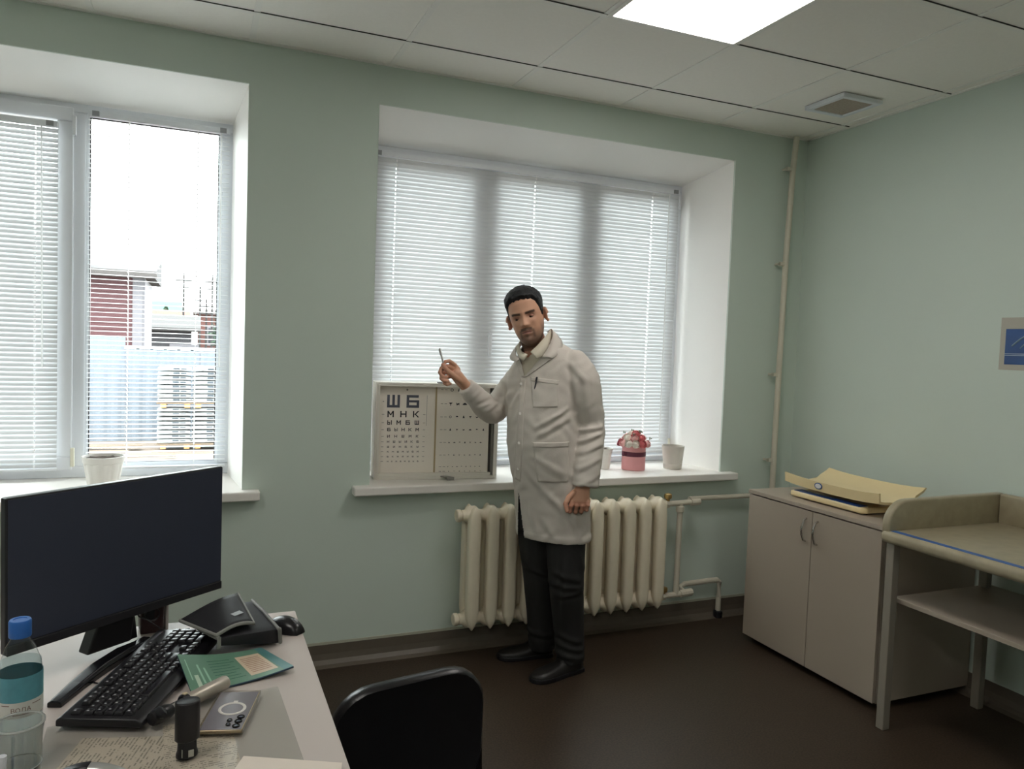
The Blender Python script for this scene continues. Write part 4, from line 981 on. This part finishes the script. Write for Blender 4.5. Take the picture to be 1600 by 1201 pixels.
def head_frame():
    return Matrix.Translation((-.203, -.030, 1.632)) @ Matrix.Rotation(R(-12), 4, 'Z') @ Matrix.Rotation(R(-15), 4, 'Y') @ Matrix.Rotation(R(5), 4, 'X')
HM = head_frame()
HZ = [-.131, -.127, -.118, -.104, -.085, -.060, -.030, 0, .030, .065, .092, .112, .123, .128]
HW = [.010, .024, .036, .048, .058, .0655, .0705, .0735, .0755, .0740, .0655, .047, .028, .006]
HF = [.058, .072, .081, .086, .087, .088, .089, .089, .091, .086, .072, .048, .025, .004]
HB = [-.040, -.030, -.010, .012, .035, .060, .086, .100, .104, .098, .080, .056, .034, .008]
def G(x, s_): return math.exp(-(x / s_) ** 2)
def head_point(ph, z, off=0.0, detail=True):
    w_, f_, b_ = np.interp(z, HZ, HW) + off, np.interp(z, HZ, HF) + off, np.interp(z, HZ, HB) + off
    s_, c = math.sin(ph), math.cos(ph); e = .86
    x = w_ * math.copysign(abs(s_) ** e, s_); q = abs(c) ** e
    y = -f_ * q if c > 0 else b_ * q
    if c < 0 and b_ < 0: y = -abs(b_) * q * (1 if c > 0 else -1) if False else b_ * q * 1.0
    if detail and c > 0:
        fr = min(1, c * 1.6); d = 0
        nz = min(1, max(0, (.016 - z) / .050)) if z > -.036 else max(0, 1 - (-.036 - z) / .012)
        d += (.004 + .021 * nz ** 1.2) * G(x, .0085 + .0055 * nz) * (1 if z < .020 else max(0, 1 - (z - .020) / .015))
        d += .006 * (G(x - .013, .006) + G(x + .013, .006)) * G(z + .034, .008)
        d -= .0105 * (G(x - .032, .0165) + G(x + .032, .0165)) * G(z - .0, .0115)
        d += .0052 * (G(x - .031, .022) + G(x + .031, .022)) * G(z - .0195, .0085)
        d += .0045 * (G(x - .045, .016) + G(x + .045, .016)) * G(z + .024, .016)
        d += .0042 * G(x, .022) * G(z + .0610, .0050) + .0055 * G(x, .018) * G(z + .0740, .0058) - .0036 * G(x, .026) * G(z + .0672, .0026)
        d += .0070 * G(x, .022) * G(z + .104, .014) - .003 * G(x, .02) * G(z + .087, .006)
        d -= .0025 * (G(x - .036, .010) + G(x + .036, .010)) * G(z + .058, .02)
        y -= d * fr
    return (x, y, z)
def tf(M_, p): v = M_ @ Vector(p); return (v.x, v.y, v.z)
body = MB()
NP, NZ = 96, 90
hz = [-.131 + .259 * (k / (NZ - 1)) for k in range(NZ)]
body.loft([[tf(HM, head_point(2 * math.pi * i / NP, z)) for i in range(NP)] for z in hz])
for s_ in (-1, 1):                                              # ears
    E = HM @ Matrix.Translation((s_ * .0835, .006, -.008)) @ Matrix.Rotation(R(s_ * 38), 4, 'Z') @ Matrix.Rotation(R(-10), 4, 'X')
    for k in range(14):
        t = -2.4 + 4.6 * k / 13
    path = [(s_ * .006, .016 * math.cos(a) + .003, .030 * math.sin(a)) for a in [R(-120 + 300 * k / 14) for k in range(15)]]
    body.tube([tf(E, p_) for p_ in path], .0052, 8)
    body.ball((0, 0, 0), (.005, .016, .028), 12, 8, T=E)
    body.ball((0, -.004, -.028), (.005, .009, .009), 10, 6, T=E)
body.tube([(-.125, .020, 1.42), (-.150, .012, 1.48), (-.178, .002, 1.545), (-.195, -.010, 1.60)], [.070, .058, .056, .056], 24)
body.loft([bring(z - .01, ca, cs, wl * .86, wf * .86, wb * .86, sh) for z, ca, cs, wl, wf, wb, sh in TORSO[2:-1]])
body.tube(armL, [r_ * .62 for r_ in rL], 14); body.tube(armR, [r_ * .62 for r_ in rR], 14)
legN = [(.010, -.030, .88), (.012, -.045, .62), (.020, -.050, .44), (.040, -.010, .24), (.058, .000, .085)]
legF = [(-.105, .06, .88), (-.104, .075, .62), (-.095, .095, .44), (-.080, .125, .24), (-.066, .150, .085)]
for lg in (legN, legF):
    body.tube(lg, [.082, .066, .052, .045, .038], 14)
# left hand hanging as a loose fist
body.tube([(.079, -.138, .922), (.072, -.142, .892), (.062, -.150, .862), (.056, -.156, .832), (.054, -.158, .813)], [(.030, .024), (.029, .022), (.040, .021), (.045, .022), (.044, .017)], 16)
for k, (a, zt) in enumerate([(.017, .8105), (.042, .812), (.067, .8115), (.090, .816)]):
    ln = [.034, .037, .034, .028][k]
    body.capsule_path([(a + .004, -.163, zt + .018), (a, -.172, zt), (a - .003, -.166, zt - ln * .72), (a - .002, -.143, zt - ln), (a + .002, -.126, zt - ln * .62), (a + .003, -.128, zt - ln * .15)], [.0100, .0112, .0104, .0098, .0092, .0085], 10)
body.capsule_path([(.030, -.158, .869), (.006, -.170, .847), (-.008, -.180, .819), (.000, -.186, .792)], [.0130, .0125, .0112, .0098], 10)
# right hand raised, thumb and index pinching the pen
body.tube([(-.452, -.048, 1.298), (-.472, -.066, 1.318), (-.492, -.078, 1.342), (-.512, -.086, 1.366), (-.522, -.088, 1.380)], [(.029, .026), (.029, .025), (.034, .027), (.037, .026), (.033, .020)], 16)
def fin(path, rs): body.capsule_path(path, rs, 10)
fin([(-.500, -.080, 1.385), (-.516, -.086, 1.405), (-.538, -.100, 1.421), (-.556, -.112, 1.418), (-.566, -.118, 1.404)], [.0108, .0105, .0098, .0092, .0082])
fin([(-.486, -.100, 1.335), (-.510, -.120, 1.352), (-.535, -.128, 1.373), (-.553, -.126, 1.390), (-.560, -.122, 1.401)], [.0135, .0125, .0112, .0100, .0088])
fin([(-.520, -.084, 1.390), (-.548, -.094, 1.398), (-.572, -.112, 1.388), (-.577, -.126, 1.370), (-.566, -.132, 1.354), (-.548, -.126, 1.350)], [.0108, .0108, .0102, .0098, .0092, .0085])
fin([(-.524, -.082, 1.374), (-.552, -.094, 1.374), (-.570, -.114, 1.360), (-.570, -.128, 1.344), (-.556, -.134, 1.334), (-.540, -.126, 1.334)], [.0106, .0105, .0100, .0095, .0090, .0082])
fin([(-.520, -.080, 1.356), (-.546, -.092, 1.350), (-.558, -.110, 1.338), (-.556, -.122, 1.324), (-.544, -.126, 1.318), (-.530, -.118, 1.322)], [.0100, .0096, .0092, .0086, .0082, .0075])
bme = remeshed(body, 'body', .0030, 3, .5)
V = get_verts(bme)
HI = np.array(HM.inverted()); hv = V @ HI[:3, :3].T + HI[:3, 3]
skin = np.array(lin((206, 158, 132))); dark = np.array(lin((34, 27, 25))); lip = np.array(lin((150, 98, 90))); lid_shade = np.array(lin((130, 92, 78))); knuck = np.array(lin((182, 124, 104)))
colr = np.tile(skin, (len(V), 1))
X_, Y_, Z_ = hv[:, 0], hv[:, 1], hv[:, 2]; ishead = (V[:, 2] > 1.45) & (np.abs(X_) < .11) & (Z_ > -.15)
front = ishead & (Y_ < -.02)
def sm(x, a, b_): t = np.clip((x - a) / (b_ - a), 0, 1); return t * t * (3 - 2 * t)
def mixc(mask, c_):
    global colr
    colr = colr * (1 - mask[:, None]) + c_ * mask[:, None]
g_ = lambda x, s_: np.exp(-(x / s_) ** 2)
ax = np.abs(X_)
mixc(.55 * front * g_(ax - .032, .020) * g_(Z_ - .002, .011), lid_shade)  # slightly darker eyelids, plus eye-socket shade painted into the skin colour
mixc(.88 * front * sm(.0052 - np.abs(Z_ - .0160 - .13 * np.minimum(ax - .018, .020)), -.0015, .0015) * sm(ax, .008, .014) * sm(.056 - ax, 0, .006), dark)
jaw = sm(-Z_, .045, .085) * sm(.045 - Y_, 0, .03) * (Z_ > -.14) + .8 * sm(ax, .055, .064) * sm(-Z_, .02, .06) * (Y_ < .02)
mixc(np.clip(.50 * ishead * jaw, 0, .60), dark)
mixc(.42 * ishead * sm(-Z_, .080, .100) * (Y_ < .02), dark)
mo_ = front * sm(.0065 - np.abs(Z_ + .0535 + .25 * (ax - .0) ** 1 * .22), -.002, .002) * sm(.030 - ax, 0, .008)
mixc(.80 * mo_, dark)
mixc(.62 * front * g_(ax - .029, .006) * sm(-Z_, .052, .060) * sm(.100 + Z_, 0, .012), dark)
mixc(.60 * front * g_(X_, .008) * g_(Z_ + .086, .007), dark)
lm = front * (ax < .023) * sm(.0075 * (1 - (ax / .026) ** 2) - np.abs(Z_ + .0675), -.001, .0012)
mixc(.75 * lm, lip); mixc(.7 * front * g_(Z_ + .0672, .0016) * (ax < .022), dark)
mixc(.30 * ishead * (ax > .072) , knuck)
mixc(.55 * ((V[:, 2] < .832) & (V[:, 2] > .70) & (V[:, 1] < -.10)).astype(float), knuck); mixc(.45 * ((V[:, 0] < -.545) & (V[:, 2] > 1.28)).astype(float), knuck)
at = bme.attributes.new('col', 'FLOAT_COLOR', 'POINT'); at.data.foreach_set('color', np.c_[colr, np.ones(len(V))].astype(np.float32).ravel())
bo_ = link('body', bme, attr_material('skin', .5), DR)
# eyes
for s_ in (-1, 1):
    e_ = MB().ball((0, 0, 0), .0118, 18, 12, T=HM @ Matrix.Translation((s_ * .0315, -.0690, -.001))).build('eye', M('eye_white', (132, 120, 112), .25, var=.02), DR, smooth=True)
    MB().ball((0, 0, 0), (.0056, .0022, .0050), 14, 8, T=HM @ Matrix.Translation((s_ * .0315 - .001, -.0799, -.0032))).build('iris', M('iris_dark', (40, 28, 22), .15), e_, smooth=True)
    rg = []
    for k in range(8):                                          # upper lid
        t = k / 7; row = []
        for q in range(9):
            a = R(-75 + 150 * q / 8); b_ = R(-4 + 72 * t)
            row.append(tf(HM, (s_ * .0315 + .0133 * math.cos(b_) * math.sin(a), -.0690 - .0130 * math.cos(b_) * math.cos(a), -.001 + .0128 * math.sin(b_) - .0016)))
        rg.append(row)
    MB().loft(rg, closed=False, cap=False).build('eyelid', M('eyelid_skin', (140, 96, 78), .5), e_, smooth=True)

# hair: a cap over the skull ending at the hairline, temples and nape
def hair_mask(ph, z):
    c, s_ = math.cos(ph), abs(math.sin(ph))
    if c > 0:
        line = .071 + .005 * math.cos(3 * ph) + .0022 * math.sin(ph * 23) + .0015 * math.sin(ph * 41) if s_ < .62 else np.interp(s_, [.62, .80, .90, .97, 1.0], [.070, .056, .030, -.005, -.018])
    else: line = np.interp(-c, [0, .2, .35, .6, 1], [-.018, .006, .010, -.052, -.060])
    return z - line
rows_ = [-.075 + .205 * k / 69 for k in range(70)]; NPH = 120
vs_, idx, fs = [], {}, []
gr = random.Random(3)
for k, z in enumerate(rows_):
    for i in range(NPH):
        ph = 2 * math.pi * i / NPH; mk_ = hair_mask(ph, z); t = min(1, max(0, (mk_ + .004) / .022)); t = t * t * (3 - 2 * t)
        q_ = min(1, max(0, (z - .02) / .07)); off = -.003 + t * (.0065 + .0085 * q_ * q_ * (3 - 2 * q_) + .004 * max(0, math.cos(ph)) * q_ + .0018 * math.sin(ph * 9 + z * 70) * q_) + (gr.uniform(-.0016, .0016) if t > .3 else 0)
        if z > .115: off *= 1.0
        zz = z * (1 + .085 * max(0, z) / .13 * t)
        x, y, _ = head_point(ph, min(z, .1275), off, False)
        vs_.append(tf(HM, (x, y, zz)))
for k in range(len(rows_) - 1):
    for i in range(NPH):
        ph = 2 * math.pi * (i + .5) / NPH
        if hair_mask(ph, rows_[k]) > -.008: fs.append((k * NPH + i, k * NPH + (i + 1) % NPH, (k + 1) * NPH + (i + 1) % NPH, (k + 1) * NPH + i))
fs.append(tuple((len(rows_) - 1) * NPH + i for i in range(NPH)))
hb = MB(); hb.add(vs_, fs); me = hb.mesh('hair', smooth=True, ang=80)
link('hair', me, M('hair_black', (24, 24, 28), .5, var=.3, vscale=160, bump=.6, bscale=320), DR)

# coat
cm = MB()
cm.loft([bring(*r_) for r_ in TORSO])
def dense(path, rs, n=6):
    P_, Q_ = [], []
    for i in range(len(path) - 1):
        for k in range(n):
            t = k / n; p0 = path[max(i - 1, 0)]; p1 = path[i]; p2 = path[i + 1]; p3 = path[min(i + 2, len(path) - 1)]
            P_.append(tuple(.5 * (2 * p1[j] + (p2[j] - p0[j]) * t + (2 * p0[j] - 5 * p1[j] + 4 * p2[j] - p3[j]) * t * t + (3 * p1[j] - p0[j] - 3 * p2[j] + p3[j]) * t ** 3) for j in range(3)))
            Q_.append(rs[i] * (1 - t) + rs[i + 1] * t)
    P_.append(path[-1]); Q_.append(rs[-1]); return P_, Q_
p_, q_ = dense(armL, rL); cm.tube(p_, q_, 28); cm.ball(armL[0], .066, 20, 14)
p_, q_ = dense(armR, rR); cm.tube(p_, q_, 28); cm.ball(armR[0], .066, 20, 14)
cme = remeshed(cm, 'lab_coat', .0055, 7, .5)
V = get_verts(cme); N = get_normals(cme)
dsp = np.zeros(len(V))
def fold(a0, z0, a1, z1, wd, hh, smin=-1, smax=.02):
    """a soft crease in the cloth along a line on the front"""
    global dsp
    d = np.array([a1 - a0, z1 - z0]); l_ = np.hypot(*d); d /= l_
    rel = V[:, [0, 2]] - np.array([a0, z0]); t = rel @ d; u = rel[:, 0] * -d[1] + rel[:, 1] * d[0]
    env = np.clip(np.minimum(t + .02, l_ + .02 - t) / (.35 * l_), 0, 1); env = env * env * (3 - 2 * env)
    ok = (V[:, 1] < smax)
    dsp += ok * env * hh * (np.exp(-(u / wd) ** 2) - .7 * np.exp(-((u + wd * 1.7) / wd) ** 2))
fold(-.153, 1.144, -.035, 1.215, .011, .006); fold(-.155, 1.100, -.000, 1.195, .012, .0065); fold(-.07, 1.195, -.01, 1.235, .009, .005)
fold(-.16, 1.02, .015, .935, .012, .0065); fold(-.12, .985, .000, .920, .010, .005); fold(-.17, .93, -.02, .80, .013, .005); fold(-.12, .87, .01, .76, .014, .005)
fold(.040, 1.135, .140, 1.155, .009, .0075); fold(.040, 1.085, .140, 1.128, .009, .0075); fold(.045, 1.040, .145, 1.085, .010, .005); fold(.035, .97, .13, 1.02, .011, .004); fold(.04, .90, .13, .95, .011, .003)
fold(.015, 1.379, .028, 1.20, .012, .006); fold(.06, 1.37, .085, 1.18, .014, .004); fold(-.010, 1.43, .06, 1.36, .013, .004)
fold(-.225, 1.285, -.255, 1.225, .009, .005); fold(-.205, 1.26, -.245, 1.15, .010, .004); fold(-.262, 1.29, -.315, 1.20, .011, .006, smax=.2); fold(-.30, 1.25, -.37, 1.20, .010, .006, smax=.2); fold(-.345, 1.24, -.40, 1.215, .009, .005, smax=.2); fold(-.40, 1.29, -.44, 1.25, .008, .003, smax=.2)
fold(-.10, .74, -.03, .64, .014, .004); fold(.03, .78, .08, .64, .014, .005); fold(-.16, .80, -.12, .66, .013, .004)
# hem and cuff edges turned up double
dsp += .0016 * ((V[:, 2] < .660) & (V[:, 0] < .14)) + .0014 * ((V[:, 2] < .913) & (V[:, 0] > .018) & (V[:, 1] < -.08) & (np.abs(V[:, 0] - .08) < .07) & (V[:, 2] > .87))
cr = .0022 * np.sin(V[:, 0] * 61 + 2.1 * np.sin(V[:, 2] * 33)) * np.sin(V[:, 2] * 47 + 1.7 * np.sin(V[:, 0] * 40) + V[:, 1] * 30)
V = V + N * (dsp + cr)[:, None]; set_verts(cme, V)
coat_bvh = BVHTree.FromPolygons([tuple(v) for v in V], [tuple(p_.vertices) for p_ in cme.polygons])
def inside(poly, x, y):
    r_ = False; j = len(poly) - 1
    for i in range(len(poly)):
        if (poly[i][1] > y) != (poly[j][1] > y) and x < (poly[j][0] - poly[i][0]) * (y - poly[i][1]) / (poly[j][1] - poly[i][1]) + poly[i][0]: r_ = not r_
        j = i
    return r_
VNECK = [(-.206, 1.365), (-.236, 1.432), (-.246, 1.48), (-.235, 1.54), (-.19, 1.62), (-.07, 1.62), (-.075, 1.545), (-.118, 1.450)]
SLIT = [(-.212, .850), (-.207, .60), (-.172, .60), (-.194, .73)]
def cut(me, f_test):
    bm = bmesh.new(); bm.from_mesh(me)
    bmesh.ops.delete(bm, geom=[f for f in bm.faces if f_test(f.calc_center_median())], context='FACES'); bm.to_mesh(me); bm.free()
cut(cme, lambda c: (c.y < .0 and inside(VNECK, c.x, c.z)) or (c.z > 1.512 + .20 * (c.x + .14) and abs(c.x + .15) < .085) or (c.y < .02 and inside(SLIT, c.x, c.z)) or (c.z < .6305))
coat = link('lab_coat', cme, coat_m, DR)
sh = MB(); sh.loft([bring(z, ca, cs, wl * .955, wf * .945, wb * .93, s_) for z, ca, cs, wl, wf, wb, s_ in TORSO[4:]])
sme = remeshed(sh, 'shirt', .006, 4, .5)
NECKV = [(-.192, 1.448), (-.228, 1.470), (-.24, 1.56), (-.10, 1.60), (-.125, 1.53), (-.166, 1.475)]
cut(sme, lambda c: c.y < .0 and inside(NECKV, c.x, c.z) or c.z > 1.50 + .2 * (c.x + .14))
link('shirt', sme, shirt_m, DR)
def drape(name, c4, off, mat, th=.0022, n=12, m=10, parent=None):
    rg = []
    last = -.1
    for j in range(m + 1):
        row = []
        for i in range(n + 1):
            p0 = qd([(*c, 0) for c in c4], i / n, j / m)
            h_ = coat_bvh.ray_cast(Vector((p0[0], -1.0, p0[1])), Vector((0, 1, 0)))
            if h_[0] is not None and abs(h_[0].y - last) < .12: last = h_[0].y
            row.append((p0[0], last - off, p0[1]))
        rg.append(row)
    o = MB().loft(rg, closed=False, cap=False).build(name, mat, parent or DR, smooth=True, ang=70)
    return solid(o, th)
def strip(name, A, B, mat, th=.003, n=4):
    A, _ = dense(A, [0] * len(A), n); B, _ = dense(B, [0] * len(B), n)
    mid = [tuple((a[i] + b_[i]) / 2 + (0, -.003, .002)[i] for i in range(3)) for a, b_ in zip(A, B)]
    o = MB().loft([A, mid, B], closed=False, cap=False).build(name, mat, DR, smooth=True, ang=80); return solid(o, th)
strip('shirt_collar', [(-.094, .010, 1.578), (-.118, -.052, 1.545), (-.152, -.090, 1.505), (-.182, -.104, 1.474)], [(-.084, .002, 1.545), (-.098, -.072, 1.502), (-.128, -.108, 1.462), (-.156, -.122, 1.446)], shirt_m)
strip('shirt_collar', [(-.226, .012, 1.525), (-.231, -.040, 1.500), (-.218, -.078, 1.474), (-.195, -.104, 1.462)], [(-.244, .0, 1.495), (-.243, -.052, 1.472), (-.229, -.092, 1.447), (-.208, -.116, 1.436)], shirt_m)
strip('coat_collar', [(-.105, .075, 1.570), (-.088, .020, 1.582), (-.084, -.038, 1.556), (-.100, -.082, 1.506), (-.131, -.114, 1.452)], [(-.068, .085, 1.530), (-.046, .010, 1.538), (-.040, -.062, 1.508), (-.058, -.104, 1.470), (-.086, -.122, 1.450)], coat_m)
strip('coat_collar', [(-.205, .075, 1.525), (-.238, .025, 1.508), (-.247, -.030, 1.484), (-.243, -.062, 1.458), (-.226, -.092, 1.442)], [(-.235, .085, 1.480), (-.266, .025, 1.462), (-.272, -.028, 1.444), (-.262, -.062, 1.432), (-.242, -.088, 1.428)], coat_m)
drape('lapel', [(-.207, 1.358), (-.198, 1.362), (-.086, 1.449), (-.134, 1.453)], .004, coat_m, .003)
drape('lapel', [(-.214, 1.362), (-.205, 1.360), (-.226, 1.440), (-.249, 1.430)], .004, coat_m, .003)
drape('placket', [(-.232, .90), (-.205, .89), (-.200, 1.362), (-.222, 1.362)], .0012, coat_m, .0022, 5, 40)
drape('chest_pocket', [(-.163, 1.231), (-.056, 1.239), (-.056, 1.353), (-.177, 1.362)], .0016, coat_m, .0024, 20, 18)
drape('pocket_hem', [(-.1765, 1.346), (-.056, 1.337), (-.056, 1.355), (-.178, 1.364)], .0034, coat_m, .0022, 20, 4)
drape('hip_pocket', [(-.130, .905), (.002, .912), (.000, 1.087), (-.160, 1.078)], .0016, coat_m, .0026, 20, 20)
drape('pocket_hem', [(-.159, 1.058), (.000, 1.068), (.000, 1.090), (-.161, 1.081)], .0036, coat_m, .0022, 20, 4)
for z in (1.33, 1.20, 1.07, .95):
    h_ = coat_bvh.ray_cast(Vector((-.218 - .0 * z, -1, z)), Vector((0, 1, 0)))
    if h_[0] is not None: MB().lathe([(.0065, 0), (.0065, .002), (.003, .0026)], seg=14, T=Matrix.Translation(h_[0] + Vector((0, -.003, 0))) @ Matrix.Rotation(R(75), 4, 'X')).build('button', M('button_white', (214, 210, 204), .4), DR, smooth=True)
# trousers
tm = MB()
for lg, rs in ((legN, [.100, .090, .081, .072, .066]), (legF, [.104, .103, .082, .071, .066])):
    lg2 = lg[:-1] + [(lg[-1][0], lg[-1][1], .052)]
    p_, q_ = dense(lg2, rs); tm.tube(p_, q_, 26)
tm.loft([bring(z, ca, .010, wl, .112, .10) for z, ca, wl in ((.655, -.064, .150), (.72, -.064, .160), (.85, -.062, .164), (1.0, -.055, .145))])
tme = remeshed(tm, 'trousers', .0065, 5, .5); V = get_verts(tme); N = get_normals(tme); dsp = np.zeros(len(V))
for a0, z0, a1, z1 in ((-.05, .50, .08, .46), (-.05, .44, .09, .43), (-.03, .39, .09, .41), (-.02, .20, .10, .16), (-.01, .15, .11, .12), (-.02, .10, .11, .085), (-.15, .15, -.03, .13), (-.16, .48, -.06, .44), (.0, .60, .01, .25), (.06, .60, .09, .50)):
    fold(a0, z0, a1, z1, .013, .0065, smax=.3)
set_verts(tme, V + N * dsp[:, None]); link('trousers', tme, trou_m, DR)
# shoes
def shoe(heel, toe):
    dx, dy = toe[0] - heel[0], toe[1] - heel[1]; l_ = math.hypot(dx, dy); a = math.atan2(dy, dx)
    T_ = Matrix.Translation((heel[0], heel[1], 0)) @ Matrix.Rotation(a, 4, 'Z')
    sec_ = [(0, .020, .050), (.03, .034, .066), (.12, .039, .078), (.26, .040, .084), (.38, .041, .074), (.50, .045, .060), (.65, .050, .052), (.80, .049, .046), (.91, .040, .040), (.975, .024, .034), (1.0, .008, .026)]
    rg = []
    for t, w_, h_ in sec_:
        rg.append([(t * l_, w_ * math.copysign(abs(math.cos(q)) ** .8, math.cos(q)), .014 + (h_ - .014) * max(0, math.sin(q)) ** .75) for q in [math.pi * k / 12 for k in range(13)]])
    s0 = MB().loft(rg, T=T_).build('shoe', shoe_m, DR, bevel=0, smooth=True, ang=70)
    ol = [(t * l_ + (.004 if t > .5 else -.004), w_ + .004) for t, w_, h_ in sec_]
    MB().prism([(x, y) for x, y in ol] + [(x, -y) for x, y in ol[::-1]], 0, .020, T=T_).build('sole', black_p, s0, bevel=.003)
    st_ = [[(t * l_, w_ * c_, z) for c_, z in ((-.55, .085), (-.3, .092), (0, .094), (.3, .092), (.55, .085))] for t, w_ in ((.40, .042), (.47, .044))]
    MB().loft([[(x, y, z - .014 - (t_i * .012)) for x, y, z in row] for t_i, row in enumerate(st_)], closed=False, cap=False, T=T_).build('vamp_strap', shoe_m, s0, smooth=True)
shoe((.108, .030), (-.122, -.133)); shoe((-.020, .182), (-.280, .112))
# his pens
MW_ = DR.matrix_basis.copy() if False else Matrix.Translation((-1.70, -.40, 0)) @ Matrix.Rotation(-0.3959, 4, 'Z')
def pen(label, A, B, r_, m1, capm):
    A, B = MW_ @ Vector(A), MW_ @ Vector(B); t = thing('pen', label, 'pen', A); d = B - A
    MB().tube([(0, 0, 0), tuple(d * .12), tuple(d * .97), tuple(d)], [.0012, r_, r_, r_ * .7], 10).build('barrel', m1, t, smooth=True)
    q = d.normalized().cross(Vector((0, 1, 0))).normalized() * (r_ + .001)
    MB().tube([tuple(d * .72 + q), tuple(d * .96 + q)], .0011, 6).build('clip', capm, t)
pen('pale grey pen pinched upright in the raised hand', (-.552, -.120, 1.372), (-.582, -.118, 1.476), .0042, M('pen_grey', (168, 166, 162), .4), grey_m)
h_ = coat_bvh.ray_cast(Vector((-.153, -1, 1.34)), Vector((0, 1, 0)))
py_ = (h_[0].y if h_[0] is not None else -.11) - .0055
pen('dark pen clipped in the chest pocket of the lab coat', (-.160, py_, 1.300), (-.150, py_ - .001, 1.366), .0034, M('pen_dark', (40, 40, 46), .35), M('pen_dark', (40, 40, 46), .35))
